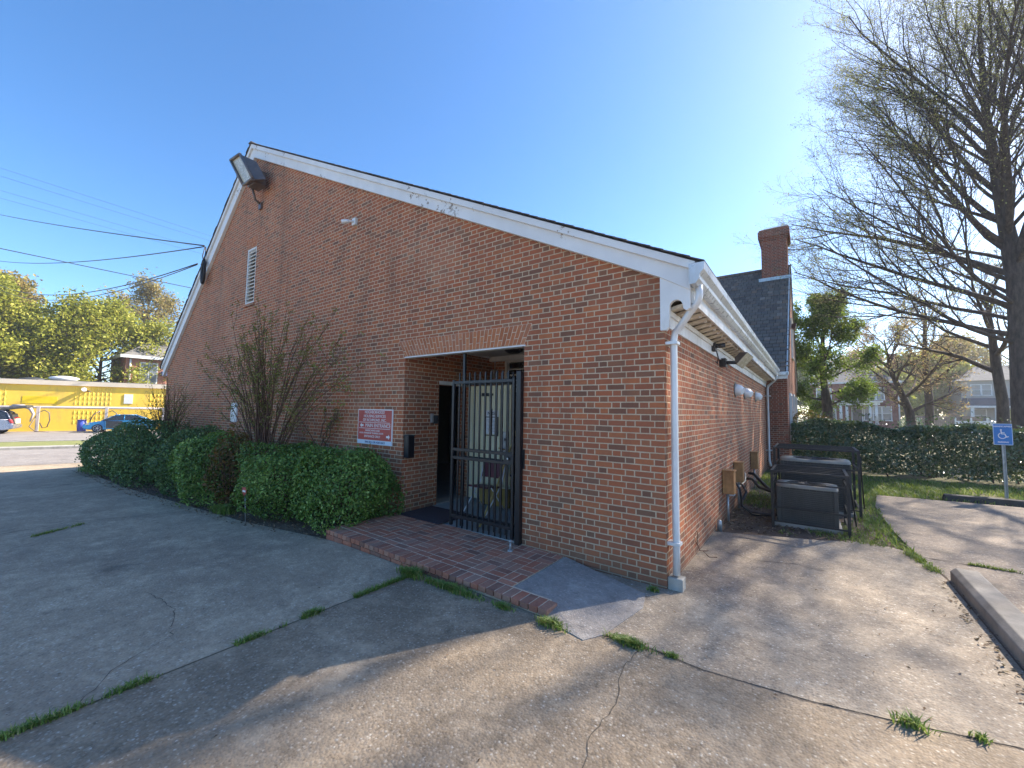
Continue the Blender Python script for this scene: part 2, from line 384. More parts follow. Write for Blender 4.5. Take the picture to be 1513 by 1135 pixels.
def np_obj(name, V, F, mat, parent=None, var=None):
    """fast mesh: V (n,3), F (m,k) all the same k"""
    ox = np.array(world_origin(parent))
    V = V - ox; me = bpy.data.meshes.new(name); k = F.shape[1]
    me.vertices.add(len(V)); me.vertices.foreach_set('co', V.astype(np.float32).ravel())
    me.loops.add(F.size); me.loops.foreach_set('vertex_index', F.astype(np.int32).ravel())
    me.polygons.add(len(F)); me.polygons.foreach_set('loop_start', np.arange(0, F.size, k, dtype=np.int32))
    me.update(calc_edges=True); me.validate()
    if var is not None:
        a = me.attributes.new('var', 'FLOAT', 'POINT'); a.data.foreach_set('value', var.astype(np.float32))
    me.materials.append(mat)
    o = bpy.data.objects.new(name, me); COL.objects.link(o)
    if parent is not None: o.parent = parent
    return o

def tag(o, label=None, cat=None, group=None, kind=None):
    if label: o['label'] = label
    if cat: o['category'] = cat
    if group: o['group'] = group
    if kind: o['kind'] = kind
    return o
def thing(name, label, cat, loc=(0, 0, 0), group=None):
    o = bpy.data.objects.new(name, None); o.empty_display_size = .2; COL.objects.link(o); o.location = loc
    return tag(o, label, cat, group)
def struct(name, mb, mat): return tag(mb.build(name, mat), kind='structure')

# ------------------------------------------------------------------ foliage helpers
def leaves(P, Nrm, size, rng, aspect=.55, jitter=.7, bright=None):
    """P centres, Nrm preferred facing; folded leaf = 2 quads-as-tris (4 verts)"""
    n = len(P)
    d = rng.normal(size=(n, 3)); nn = Nrm + d * jitter; nn /= np.linalg.norm(nn, axis=1)[:, None] + 1e-9
    a = np.cross(nn, rng.normal(size=(n, 3))); a /= np.linalg.norm(a, axis=1)[:, None] + 1e-9
    b = np.cross(nn, a)
    L = size * (.65 + .7 * rng.random(n))[:, None]; Wd = L * aspect
    fold = nn * (L * .18)
    v0 = P - a * L * .5; v2 = P + a * L * .5; v1 = P + b * Wd * .5 + fold; v3 = P - b * Wd * .5 + fold
    V = np.stack([v0, v1, v2, v3], 1).reshape(-1, 3)
    i = np.arange(n) * 4
    F = np.concatenate([np.stack([i, i + 1, i + 2], 1), np.stack([i, i + 2, i + 3], 1)])
    r = rng.random(n) if bright is None else np.clip(bright, 0, 1)
    return V, F, np.repeat(r, 4)

def lump(D, rng, k=9, amp=.17):
    s = np.zeros(len(D))
    for _ in range(k):
        w = rng.normal(size=3) * 3.2; s += np.sin(D @ w + rng.random() * 6.28)
    return 1 + amp * s / math.sqrt(k)

def bush(name, label, c, r, zbase, n, mat, size, seed, group=None, cat='bush', flat=.0, aspect=.6, stems=True, power=2.6):
    rng = np.random.default_rng(seed); cx, cy, cz = c; rx, ry, rz = r
    root = thing(name, label, cat, (cx, cy, zbase), group)
    D = rng.normal(size=(n, 3)); D /= np.linalg.norm(D, axis=1)[:, None]
    # superellipsoid radius
    rad = (np.abs(D) ** power).sum(1) ** (-1 / power)
    q = rng.random(n); depth = np.where(q < .7, .93 + .10 * rng.random(n), .45 + .5 * rng.random(n))
    rad = rad * lump(D, np.random.default_rng(seed + 1)) * depth
    # sprigs sticking out
    sp = rng.random(n) < .05; rad = np.where(sp, rad * (1.03 + .16 * rng.random(n)), rad)
    P = np.array([cx, cy, cz]) + D * rad[:, None] * np.array([rx, ry, rz])
    keep = P[:, 2] > zbase + .02; P = P[keep]; D = D[keep]
    br = .5 + .28 * rng.normal(size=len(P)) 
    cl = lump(P * .9, np.random.default_rng(seed + 5), 8, .5) - 1
    V, F, var = leaves(P, D / np.array([rx, ry, rz]) * min(r), size, rng, aspect, .75, br + cl * .35)
    np_obj('foliage', V, F, mat, root, var)
    if stems:
        mb = MB()
        for k in range(16):
            a = rng.random() * 6.28; e = Vector((cx + math.cos(a) * rx * .75 * rng.random() ** .5, cy + math.sin(a) * ry * .75 * rng.random() ** .5, cz + rz * (.2 + .6 * rng.random())))
            s0 = Vector((cx + (e.x - cx) * .35, cy + (e.y - cy) * .35, zbase - .03))
            mb.tube([s0, s0.lerp(e, .5) + Vector((0, 0, .05)), e], [.016, .011, .004], 5)
        mb.build('stem', M['barkred'], root)
    return root

def perp(d, rng):
    v = Vector(rng.normal(size=3)); v = v - d * v.dot(d); return v.normalized()

def grow(mb, p, d, L, r, lvl, P, rng, anchors):
    """recursive branching; P: per level dict lists"""
    ns = P['seg'][lvl]; up = P['up'][lvl]; wob = P['wob'][lvl]; pts = [p]; rads = [r]; q = p.copy(); dd = d.copy()
    for k in range(ns):
        dd = (dd + Vector(rng.normal(size=3)) * wob + Vector((0, 0, up))).normalized()
        q = q + dd * (L / ns); pts.append(q.copy()); rads.append(r * (1 - (1 - P['taper'][lvl]) * (k + 1) / ns))
    mb.tube(pts, rads, P['sides'][lvl], caps=False)
    last = lvl == len(P['seg']) - 1
    if last:
        for k in range(1, len(pts)): anchors.append(tuple(pts[k]))
        return
    nc = P['num'][lvl]
    for k in range(nc):
        t = P['start'][lvl] + (1 - P['start'][lvl]) * (k + rng.random()) / nc; t = min(t, .999)
        i = int(t * ns); f = t * ns - i; bp = pts[i].lerp(pts[i + 1], f); bd = (pts[i + 1] - pts[i]).normalized()
        ang = R_(P['ang'][lvl] * (.75 + .5 * rng.random()))
        nd = (bd * math.cos(ang) + perp(bd, rng) * math.sin(ang)).normalized()
        grow(mb, bp, nd, L * P['ratio'][lvl] * (1.15 - .6 * t) * (.7 + .6 * rng.random()), max(rads[i] * P['rr'][lvl], P['rmin'][lvl]), lvl + 1, P, rng, anchors)

def tree(name, label, base, trunk_pts, trunk_r, limbs, P, mat_bark, mat_leaf, leaf_size, per, spread, seed, group=None, sides=10, cat='tree', extra=None):
    rng = np.random.default_rng(seed); root = thing(name, label, cat, base, group)
    t = MB(); pts = [Vector(base) + Vector(q) for q in trunk_pts]; t.tube(pts, trunk_r, sides, caps=False); t.build('trunk', mat_bark, root)
    mb = MB(); anc = []
    for (h, az, el, L, r) in limbs:
        # point on the trunk at height h
        for k in range(len(pts) - 1):
            if pts[k].z - base[2] <= h <= pts[k + 1].z - base[2] or k == len(pts) - 2:
                f = (h - (pts[k].z - base[2])) / max(1e-6, pts[k + 1].z - pts[k].z); bp = pts[k].lerp(pts[k + 1], min(1, max(0, f))); break
        d = Vector((math.sin(R_(az)) * math.cos(R_(el)), math.cos(R_(az)) * math.cos(R_(el)), math.sin(R_(el))))
        grow(mb, bp, d, L, r, 0, P, rng, anc)
    mb.build('limbs', mat_bark, root)
    if per > 0 and mat_leaf:
        A = np.array(anc); idx = rng.integers(0, len(A), int(len(A) * per))
        C = A[idx] + rng.normal(size=(len(idx), 3)) * spread
        V, F, var = leaves(C, np.tile([0, 0, 1.], (len(C), 1)), leaf_size, rng, .6, 1.2)
        np_obj('crown', V, F, mat_leaf, root, var)
    return root

# ================================================================== SETTING
YF, XR, XL = 4.41, -1.24, -18.7
def gz(x): return 0. if x > -5 else max(.028 * (x + 5), -.45)
XS = [-26, -21.07, -18, -15, -12, -9, -7, -5]

def sheet(name, polyfn, xs, mat, dz=0., ny=1):
    """ground sheet following the fall of the yard: polyfn(x) -> (y0, y1)"""
    mb = MB(); prev = None
    for x in xs:
        y0, y1 = polyfn(x); row = [mb.add([(x, y0 + (y1 - y0) * k / ny, gz(x) + dz)]) for k in range(ny + 1)]
        if prev:
            for k in range(ny): mb.face((prev[k], row[k], row[k + 1], prev[k + 1]))
        prev = row
    return struct(name, mb, mat)
def flat(name, pts, z, mat):
    mb = MB(); i = mb.add([(x, y, z) for x, y in pts]); mb.face([i + k for k in range(len(pts))]); return struct(name, mb, mat)

sheet('ground', lambda x: (-350, 450), [-450, -60] + XS + [0, 60, 450], M['turf'], -.035)
def bedline(x):
    P = [(-26, 3.3), (-20.7, 3.0), (-17, 2.62), (-13.5, 2.62), (-7.6, 2.88), (-5.5, 3.14), (-3.565, 3.14)]
    for (a, b), (c, d) in zip(P, P[1:]):
        if a <= x <= c: return b + (d - b) * (x - a) / (c - a)
    return 3.14
sheet('driveway', lambda x: (-40, bedline(x)), [-26, -21.07, -20.7, -19, -17, -15, -13.5, -11, -9, -7.6, -6.5, -5.5, -5, -4.2, -3.565], M['slabA'], 0., 1)
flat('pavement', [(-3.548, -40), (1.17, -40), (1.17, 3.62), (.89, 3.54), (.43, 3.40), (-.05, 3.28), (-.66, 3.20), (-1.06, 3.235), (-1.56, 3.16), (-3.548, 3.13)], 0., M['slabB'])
flat('side_pavement', [(-3.4, 3.16), (-1.56, 3.185), (-1.06, 3.26), (-.66, 3.225), (-.05, 3.305), (.43, 3.425), (.89, 3.565), (1.17, 3.645), (1.16, 6.6), (1.08, 7.52),
                       (.85, 7.72), (.44, 7.78), (.1, 7.5), (-.3, 7.36), (-.9, 7.1), (-1.24, 7.0), (-1.24, 4.41), (-3.4, 4.41)], 0., M['slabC'])
flat('parking_lot', [(1.18, -40), (45, -40), (45, 13.0), (3.2, 12.85), (1.15, 12.55), (.98, 11), (.98, 9), (1.06, 7.6), (1.18, 6.7)], -.002, M['lot'])
sheet('soil_bed', lambda x: (bedline(x) + .0, 4.43), [-20.7, -18, -15, -12, -9, -7.6, -6.5, -5.5, -5.2], M['soil'], -.012)
flat('soil_patch', [(-1.24, 6.9), (.9, 7.5), (.85, 8.6), (.7, 9.6), (.3, 10.6), (-1.24, 11.5)], -.010, M['soil'])
# dirty gaps showing in the joints
flat('joint_gap', [(-3.58, -40), (-3.53, -40), (-3.53, 3.14), (-3.58, 3.14)], -.004, soil('joint_moss', (.13, .12, .07), (.20, .17, .11), (.28, .24, .17)))
M['jointfill'] = soil('joint_dirt', (.17, .135, .10), (.24, .19, .14), (.33, .27, .2))
flat('joint_fill', [(-3.5, 3.08), (-1.5, 3.08), (-1.0, 3.14), (-.66, 3.12), (-.05, 3.2), (.5, 3.33), (1.17, 3.52), (1.17, 3.72), (.4, 3.5), (-.05, 3.40), (-.66, 3.32), (-1.06, 3.36), (-1.5, 3.28), (-3.5, 3.22)], -.0045, M['jointfill'])
flat('kerb_gap', [(1.10, -6), (1.3, -6), (1.3, 6.9), (1.10, 6.9)], -.006, M['soil'])

# street beyond the yard: strips parallel to the yellow building
YO = Vector((-52.3, 2.1, -.45)); YT = Vector((.293, .956, 0)).normalized(); YN = Vector((.956, -.293, 0)).normalized()
def strip(name, a, b, z, mat, s0=-130, s1=180):
    mb = MB(); p = [YO + YN * a + YT * s0, YO + YN * b + YT * s0, YO + YN * b + YT * s1, YO + YN * a + YT * s1]
    i = mb.add([(q.x, q.y, -.45 + z) for q in p]); mb.face((i, i + 1, i + 2, i + 3)); return struct(name, mb, mat)
strip('wash_lot', -.2, 14.6, .004, M['road'])
M['verge'] = soil('verge_turf', (.16, .19, .05), (.24, .24, .08), (.30, .27, .12))
strip('verge', 14.6, 19.6, .06, M['verge'])
mb = MB(); mb.obox(YO + YN * 14.7 + Vector((0, 0, .04)), YN * .12, YT * 120, (0, 0, .06)); mb.obox(YO + YN * 19.8 + Vector((0, 0, .05)), YN * .45, YT * 120, (0, 0, .07))
struct('far_kerb', mb, M['concrete'])
strip('road', 20.2, 27.9, .006, M['road'])
strip('sidewalk', 27.9, 30.4, .012, M['ramp'], -130, 0.5)

# cracks in the slab: thin jagged dark sheets
def crack(pts, w, seed, z=.0035):
    rng = random.Random(seed); mb = MB(); L = []
    for (a, b) in zip(pts, pts[1:]):
        n = max(2, int(math.dist(a, b) / .045))
        for k in range(n): t = k / n; L.append((a[0] + (b[0] - a[0]) * t + rng.gauss(0, .008), a[1] + (b[1] - a[1]) * t + rng.gauss(0, .008)))
    L.append(pts[-1]); ids = []
    for k, (x, y) in enumerate(L):
        x2, y2 = L[min(k + 1, len(L) - 1)]; x1, y1 = L[max(k - 1, 0)]; d = math.hypot(x2 - x1, y2 - y1) or 1
        ww = w * (.4 + rng.random()) * .5; nx, ny = -(y2 - y1) / d * ww, (x2 - x1) / d * ww
        ids.append(mb.add([(x + nx, y + ny, gz(x) + z), (x - nx, y - ny, gz(x) + z)]))
    for a, b in zip(ids, ids[1:]): mb.face((a, a + 1, b + 1, b))
    return mb
M['crackm'] = simple('crack_dirt', (.10, .08, .06), .95, var=.4, scale=30)
struct('pavement_crack', crack([(-1.10, 3.16), (-1.13, 2.91), (-1.04, 2.62), (-1.01, 2.39), (-1.05, 2.2), (-.97, 2.02), (-1.0, 1.5), (-.9, .6)], .006, 3), M['crackm'])
struct('driveway_crack', crack([(-3.6, .55), (-3.9, .75), (-4.1, 1.1), (-4.6, 1.25), (-5.2, 1.2)], .005, 5), M['crackm'])
struct('driveway_crack', crack([(-9.9, -.5), (-9.7, .4), (-9.9, 1.2), (-9.5, 2.0), (-9.6, 2.7)], .016, 8), M['crackm'])
struct('side_crack', crack([(-1.0, 6.05), (-.6, 5.95), (-.2, 6.1), (.1, 6.05)], .010, 6), M['crackm'])
for k_, seg_ in enumerate(([(-1.0, 3.247), (-.66, 3.213), (-.45, 3.24)], [(-.2, 3.275), (-.05, 3.293), (.2, 3.355)], [(.55, 3.45), (.89, 3.553), (1.1, 3.61)])): struct('pavement_joint_crack', crack(seg_, .006, 9 + k_, .0045), M['crackm'])
struct('lot_joint_crack', crack([(1.1, 7.45), (2.2, 7.4), (4.4, 7.45), (9, 7.4)], .02, 10), M['crackm'])

# ------------------------------------------------------------------ main brick building
def roofz(x): return 8.95 - .503 * (x + 12.06) if x >= -12.06 else 8.95 - .826 * (-12.06 - x)
bld = thing('brick_building', 'large red brick gabled building with white bargeboards and a gated side entrance', 'building', (-9.97, 10., 0))
w = MB(); T = .30
def piece(x0, x1, z0, z1=None, T=T):
    a = (roofz(x0) - .13) if z1 is None else z1; b = (roofz(x1) - .13) if z1 is None else z1
    w.hexa([(x0, YF, z0), (x1, YF, z0), (x1, YF + T, z0), (x0, YF + T, z0), (x0, YF, a), (x1, YF, b), (x1, YF + T, b), (x0, YF + T, a)])
LX0, LX1, LZ0, LZ1 = -12.23, -11.66, 4.53, 6.05
DX0, DX1, DZ = -5.48, -3.05, 2.68
piece(XL, LX0, -.6); piece(LX0, -12.06, -.6, LZ0); piece(-12.06, LX1, -.6, LZ0); piece(LX0, -12.06, LZ1); piece(-12.06, LX1, LZ1)
piece(LX1, DX0, -.6); piece(DX0, DX1, DZ, None, .11); piece(DX1, XR, -.1)
w.box(XR - T, XR, YF + T, 16.2, -.1, 2.95)            # side wall
w.box(XL, XL + T, YF + T, 21, -.6, 3.2)
# rear gable
w.prism([(XL + T, 21, -.6), (XR, 21, -.6), (XR, 21, 3.3), (-12.06, 21, 8.8), (XL + T, 21, 3.3)], (0, .3, 0))
# recess walls
w.box(DX0 - .3, DX0, YF + T, 5.20, 0, 2.96); w.box(DX0 - .3, DX0, 6.02, 6.73, 0, 2.96); w.box(DX0 - .3, DX0, 5.20, 6.02, 2.27, 2.96)
w.box(DX1, DX1 + .3, YF + T, 6.73, 0, 2.96)
w.box(DX0, -5.12, 6.73, 6.95, 0, 2.96); w.box(-5.12, DX1, 6.73, 6.95, 2.86, 2.96); w.box(-3.9, DX1, 6.73, 6.95, 0, 2.86)
w.build('wall', M['brick'], bld)
# entrance floor and ceiling
f = MB(); f.box(DX0, DX1, YF - .0, 6.73, -.05, .098); f.box(-9.5, DX0 - .3, 4.8, 9.5, -.05, .094); f.box(DX0 - .3, DX0, 5.2, 6.02, -.05, .096); f.build('entrance_floor', M['floor'], bld)
M['ceil'] = simple('ceiling_paint', (.55, .55, .52), .8, var=.04)
f = MB(); f.box(DX0, DX1, YF + .11, 6.73, 2.93, 2.96); f.build('entrance_ceiling', M['ceil'], bld)
f = MB(); f.box(DX0, DX1, 6.63, 6.728, 2.83, 2.93); f.box(DX0, DX0 + .03, YF + .12, 6.63, 2.90, 2.93); f.build('ceiling_trim', M['white'], bld)
f = MB(); f.box(DX0 - .02, DX1 + .02, YF - .006, YF + .115, 2.660, 2.678); f.build('lintel', M['white'], bld)
# room behind the side door: dark store walls
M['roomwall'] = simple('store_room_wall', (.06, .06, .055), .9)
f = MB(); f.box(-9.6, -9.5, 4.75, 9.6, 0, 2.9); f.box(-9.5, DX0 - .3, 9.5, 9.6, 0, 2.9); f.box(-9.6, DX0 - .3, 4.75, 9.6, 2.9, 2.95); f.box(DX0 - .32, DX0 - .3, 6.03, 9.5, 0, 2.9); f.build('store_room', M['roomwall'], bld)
f = MB(); f.box(DX0 - .12, DX0 + .012, 5.20, 6.02, 2.265, 2.33); f.build('door_header', M['white'], bld); f = MB(); f.box(DX0 - .3, DX0 + .01, 5.2, 6.02, .098, .112); f.build('threshold', M['concrete'], bld)

# side door leaf, held open across the recess
lf = MB(); lf.box(-5.44, -4.40, 5.955, 6.0, .13, 2.27)
for k in range(9): x = -5.39 + k * .112; lf.box(x, x + .078, 5.940, 5.956, .20, 2.20)
door = lf.build('side_door', M['beige'], bld)
h = MB(); h.box(-4.585, -4.42, 5.918, 5.944, 1.0, 1.42); h.disc((-4.50, 5.918, 1.28), (0, -1, 0), .03, 14, .02); h.build('lock_plate', M['steel'], door)
h = MB(); h.tube([(-4.50, 5.90, 1.28), (-4.50, 5.86, 1.28)], .025, 10); h.build('lock_cylinder', M['steel'], door)
h = MB(); h.tube([(-4.50, 5.918, 1.10), (-4.50, 5.87, 1.10), (-4.52, 5.83, 1.12), (-4.58, 5.85, 1.12)], .012, 8); h.build('handle', M['caneyellow'], door)
h = MB(); h.box(-5.08, -4.90, 5.925, 5.944, 2.07, 2.13); h.box(-4.86, -4.80, 5.925, 5.944, 2.08, 2.12); h.build('number_plate', M['dark'], door)
# back wall window with louvred glass + dark door below
fr = MB(); fr.box(-5.12, -5.07, 6.70, 6.80, .1, 2.86); fr.box(-5.07, -3.9, 6.70, 6.80, 2.80, 2.86); fr.box(-5.07, -3.9, 6.70, 6.80, 2.18, 2.26)
rw = fr.build('window', M['white'], bld)
g = MB(); g.box(-5.07, -3.9, 6.79, 6.81, .1, 2.80); g.build('pane', M['glassdark'], rw)
g = MB()
for z in (2.66, 2.54, 2.43, 2.33): g.obox((-4.485, 6.765, z), (.585, 0, 0), (0, .03, .012), (0, -.003, .008))
g.build('slat', M['white'], rw)

# soldier-course flat arches
def arch(name, x0, x1, z0, x0t, x1t, z1, n, parent, y=YF, seed=1):
    rng = random.Random(seed); jt_ = 0; back = MB(); back.prism([(x0, y - .002, z0), (x1, y - .002, z0), (x1t, y - .002, z1), (x0t, y - .002, z1)], (0, .02, 0))
    bk = back.build(name, M['mortar'], parent); b = MB(); jt = .0052
    def pt(u, v): xa = x0 + (x1 - x0) * u; xb = x0t + (x1t - x0t) * u; return xa + (xb - xa) * v, z0 + (z1 - z0) * v
    for k in range(n):
        ua, ub = k / n, (k + 1) / n; du = jt / (x1 - x0); cuts = [0, .66, 1] if k % 2 else [0, .33, 1]; dv = jt / (z1 - z0)
        for va, vb in zip(cuts, cuts[1:]):
            q = [pt(ua + du, va + dv), pt(ub - du, va + dv), pt(ub - du, vb - dv), pt(ua + du, vb - dv)]
            yy = y - .0045 - rng.random() * .002; b.cur = rng.random(); b.prism([(px, yy, pz) for px, pz in q], (0, .012, 0))
    b.build('arch_brick', M['arch_brick'], bk, .002, 1); return bk
arch('arch', DX0, DX1, DZ + .002, -5.66, -2.93, 2.955, 37, bld)
arch('arch', LX0, LX1, LZ1 + .02, -12.33, -11.56, 6.34, 9, bld, seed=4)

# gable louvre
lv = MB(); lv.box(LX0, LX0 + .05, YF + .01, YF + .2, LZ0, LZ1); lv.box(LX1 - .05, LX1, YF + .01, YF + .2, LZ0, LZ1); lv.box(LX0 + .05, LX1 - .05, YF + .01, YF + .2, LZ0, LZ0 + .04); lv.box(LX0 + .05, LX1 - .05, YF + .01, YF + .2, LZ1 - .05, LZ1)
lo = lv.build('louvre', M['white'], bld)
s = MB()
for k in range(15): z = LZ0 + .09 + k * .0965; s.obox(((LX0 + LX1) / 2, YF + .08, z), ((LX1 - LX0) / 2 - .052, 0, 0), (0, .062, .036), (0, -.005, .008))
s.build('slat', M['white'], lo)
s = MB(); s.box(LX0 + .05, LX1 - .05, YF + .19, YF + .2, LZ0 + .04, LZ1 - .05); s.build('backing', M['dark'], lo)
s = MB(); s.box(LX0 - .04, LX1 + .04, YF - .03, YF + .01, LZ0 - .07, LZ0 - .002); s.build('sill', M['brick'], bld)

# roof
rf = MB(); t = .05
rf.prism([(-12.06, 4.31, 8.95), (-.87, 4.31, roofz(-.87)), (-.87, 4.31, roofz(-.87) - t), (-12.06, 4.31, 8.95 - t * 1.15)], (0, 16.7, 0))
rf.prism([(-12.06, 4.31, 8.95), (-18.98, 4.31, roofz(-18.98)), (-18.98, 4.31, roofz(-18.98) - t), (-12.06, 4.31, 8.95 - t * 1.15)], (0, 16.7, 0))
roof = rf.build('roof', M['roofgrey'], bld)
rng = random.Random(3); sl = MB()
for side, L, sgn, slope in ((0, 11.22, 1, .503), (1, 7.0, -1, .826)):
    n = int(L * math.sqrt(1 + slope ** 2) / .145)
    for k in range(n):
        x = sgn * L * k / n; x2 = sgn * L * (k + 1.25) / n
        za = 8.95 - abs(x) * slope + .004; zb = 8.95 - abs(x2) * slope + .012
        ya = 4.25 + rng.random() * .018; sl.cur = rng.random(); a, b2 = -12.06 + x, -12.06 + x2
        P8 = [(a, ya, za), (b2, ya, zb), (b2, 5.2, zb), (a, 5.2, za)]
        if sgn < 0: P8 = [P8[1], P8[0], P8[3], P8[2]]
        th = .012; sl.hexa([(p[0], p[1], p[2]) for p in P8] + [(p[0], p[1], p[2] + th) for p in P8])
sl.build('roof_slate', M['slate_edge'], roof)
cap = MB(); cap.box(-12.15, -11.97, 4.24, 21, 8.935, 8.97); cap.build('ridge_cap', M['slate_edge'], roof, .02)

# bargeboards (painted, peeling) and crown moulding
def barge(pts, y0, y1, mat, name='bargeboard'):
    mb = MB(); mb.prism([(x, y0, z) for x, z in pts], (0, y1 - y0, 0)); return mb.build(name, mat, bld, .004)
br_ = lambda x: 8.45 - .497 * (x + 11.74)
barge([(-12.06, 8.87), (-.955, roofz(-.955) - .08), (-.955, 3.05), (-1.277, br_(-1.277)), (-11.93, 8.53), (-12.06, 8.42)], 4.33, 4.41, M['peel'])
barge([(-12.062, 8.87), (-12.062, 8.42), (-18.9, 2.86), (-18.9, roofz(-18.9) - .1)], 4.33, 4.41, M['peel'])
barge([(-12.06, 8.935), (-.90, roofz(-.90) - .012), (-.90, roofz(-.90) - .10), (-12.06, 8.82)], 4.285, 4.328, M['peel'], 'crown_moulding')
barge([(-12.062, 8.935), (-12.062, 8.80), (-18.95, roofz(-18.95) - .14), (-18.95, roofz(-18.95) - .015)], 4.285, 4.328, M['peel'], 'crown_moulding')
# shaped corner bracket with a round bite out of its lower edge
pts = [(-1.262, br_(-1.262) + .03), (-1.262, 2.67), (-1.20, 2.665), (-1.172, 2.70), (-1.168, 2.84)]
for k in range(1, 9): a = math.pi - k * math.pi / 9; pts.append((-1.10 + .068 * math.cos(a), 2.90 + .068 * math.sin(a) * 1.1))
pts += [(-1.028, 2.875), (-1.0, 2.85), (-.963, 2.87), (-.958, 3.06), (-.958, 3.10)]
mb = MB(); mb.prism([(x, 4.345, z) for x, z in pts], (0, .055, 0)); mb.build('corner_bracket', M['white'], bld, .002)
# eaves: frieze, soffit planks with pegs, fascia, gutter
e = MB(); e.box(XR, XR + .032, YF + .03, 16.19, 2.715, 2.865); e.box(XR, XR + .055, YF + .03, 16.19, 2.84, 2.90); e.build('frieze_board', M['white'], bld, .003)
e = MB(); d = []; y = 4.46; k = 0
while y < 16.0:
    e.hexa([(-1.21, y, 2.895), (-.965, y, 2.945), (-.965, y + .282, 2.985), (-1.21, y + .282, 2.935), (-1.21, y, 2.925), (-.965, y, 2.975), (-.965, y + .282, 3.01), (-1.21, y + .282, 2.965)])
    d.append(y + .05); y += .29
e.box(-1.24, -.96, 4.42, 16.19, 3.02, 3.04)
sf = e.build('soffit', M['soffit'], bld); pg = None
for y in d:
    pg = MB().tube([(-1.02, y, 2.915), (-1.02, y, 2.95)], .018, 8).build('peg', M['white'], sf)
e = MB(); e.box(-.968, -.948, 4.40, 16.19, 2.93, 3.33); e.box(-.948, -.936, 4.40, 16.19, 2.925, 3.03); e.build('fascia', M['white'], bld)
gp = [(-.935, 3.08), (-.885, 3.08), (-.852, 3.125), (-.848, 3.165), (-.808, 3.215), (-.800, 3.285), (-.815, 3.285), (-.822, 3.225), (-.862, 3.19), (-.866, 3.14), (-.889, 3.095), (-.935, 3.095)]
gt = MB(); gt.prism([(x, 4.23, z) for x, z in gp], (0, 11.82, 0))
gt.prism([(x, 4.225, z) for x, z in [(-.945, 3.08), (-.885, 3.08), (-.852, 3.125), (-.848, 3.165), (-.808, 3.215), (-.800, 3.285), (-.945, 3.285)]], (0, .006, 0))
gutter = gt.build('gutter', M['alu'], bld)
def downspout(pts, parent, strapz):
    mb = MB(); mb.tube(pts, .036, 12, flat=(1.0, 1.25)); o = mb.build('downspout', M['pipe'], parent)
    for z in strapz: MB().box(XR, pts[-1][0] + .05, pts[-1][1] - .055, pts[-1][1] + .055, z, z + .03).build('strap', M['pipe'], o)
    return o
downspout([(-.885, 4.40, 3.10), (-.885, 4.40, 3.0), (-.90, 4.41, 2.94), (-.96, 4.44, 2.88), (-1.10, 4.50, 2.72), (-1.155, 4.51, 2.66), (-1.17, 4.51, 2.58), (-1.17, 4.51, .62), (-1.163, 4.50, .45), (-1.165, 4.49, .14)], bld, (2.53, .44))
downspout([(-.885, 15.9, 3.10), (-.885, 15.9, 3.02), (-.95, 15.95, 2.92), (-1.13, 16.04, 2.76), (-1.165, 16.06, 2.66), (-1.165, 16.06, .3), (-1.12, 16.0, .1)], bld, (2.4, .6))
e = MB(); e.box(-1.24, -1.09, 4.43, 4.56, -.01, .12); e.build('drain_boot', M['concrete'], bld, .01)

# ------------------------------------------------------------------ rear wing
wing = thing('brick_wing', 'steep slate roofed brick wing with tall chimney at the back of the building', 'building', (-4, 21.7, 0))
WX = -.62; EY0, EY1, RY, EZ, RZ = 16.2, 27.2, 21.7, 3.22, 8.42
q = MB(); q.box(-1.24, WX, 16.2, 16.5, -.1, 3.12); q.prism([(WX - .3, 16.5, -.1), (WX - .3, 27.2, -.1), (WX - .3, 27.2, 3.2), (WX - .3, RY, RZ - .15), (WX - .3, 16.5, 3.3)], (.3, 0, 0)); q.box(-12, WX, 27.0, 27.2, -.1, 3.2)
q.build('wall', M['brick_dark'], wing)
q = MB(); n = int((RZ - EZ) / .161); sy = (RY - EY0 + .12) / n; rng = random.Random(9)
for k in range(n):
    z = 3.22 + .161 * k + .001; y = EY0 - .12 + sy * k
    for (xa, xb) in [(-9., -.555 + rng.random() * .02)]:
        
        xx = xa
        while xx < xb - .01:      # every slate its own slightly uneven tail
            x2 = min(xx + .24 + rng.uniform(-.03, .03), xb); dz_ = rng.uniform(-.006, .012); dy_ = rng.uniform(-.012, .012)
            q.hexa([(xx, y + dy_, z + dz_), (x2 - .004, y + dy_, z + dz_), (x2 - .004, y + sy * 1.2, z + .155), (xx, y + sy * 1.2, z + .155), (xx, y + dy_, z + .034 + dz_), (x2 - .004, y + dy_, z + .034 + dz_), (x2 - .004, y + sy * 1.2, z + .178), (xx, y + sy * 1.2, z + .178)]); xx = x2
rw2 = q.build('roof', M['slate'], wing)
q = MB(); q.prism([(-11, RY, RZ), (-11, EY1 + .12, EZ - .1), (-11, EY1 + .12, EZ - .02), (-11, RY, RZ + .1)], (10.45, 0, 0)); q.build('rear_roof', M['slate'], wing)
q = MB(); q.prism([(-.62, 16.0, 3.02), (-.62, RY, RZ - .14), (-.62, EY1 + .1, 3.02), (-.62, EY1 + .1, 3.18), (-.62, RY, RZ + .0), (-.62, 16.0, 3.18)], (.03, 0, 0)); q.build('bargeboard', M['white'], wing)
q = MB(); q.box(-1.1, -.56, 16.0, 16.09, 3.10, 3.215); q.box(-1.24, -.60, 16.09, 16.2, 2.98, 3.12); q.build('gutter', M['alu'], wing, .01)
ch = MB(); cx0, cx1, cy0, cy1 = -1.62, -.66, 21.0, 22.3
ch.box(cx0, cx1, cy0, cy1, 6.5, 9.55)
def ring(a, z0, z1): ch.box(cx0 - a, cx1 + a, cy0 - a, cy1 + a, z0, z1)
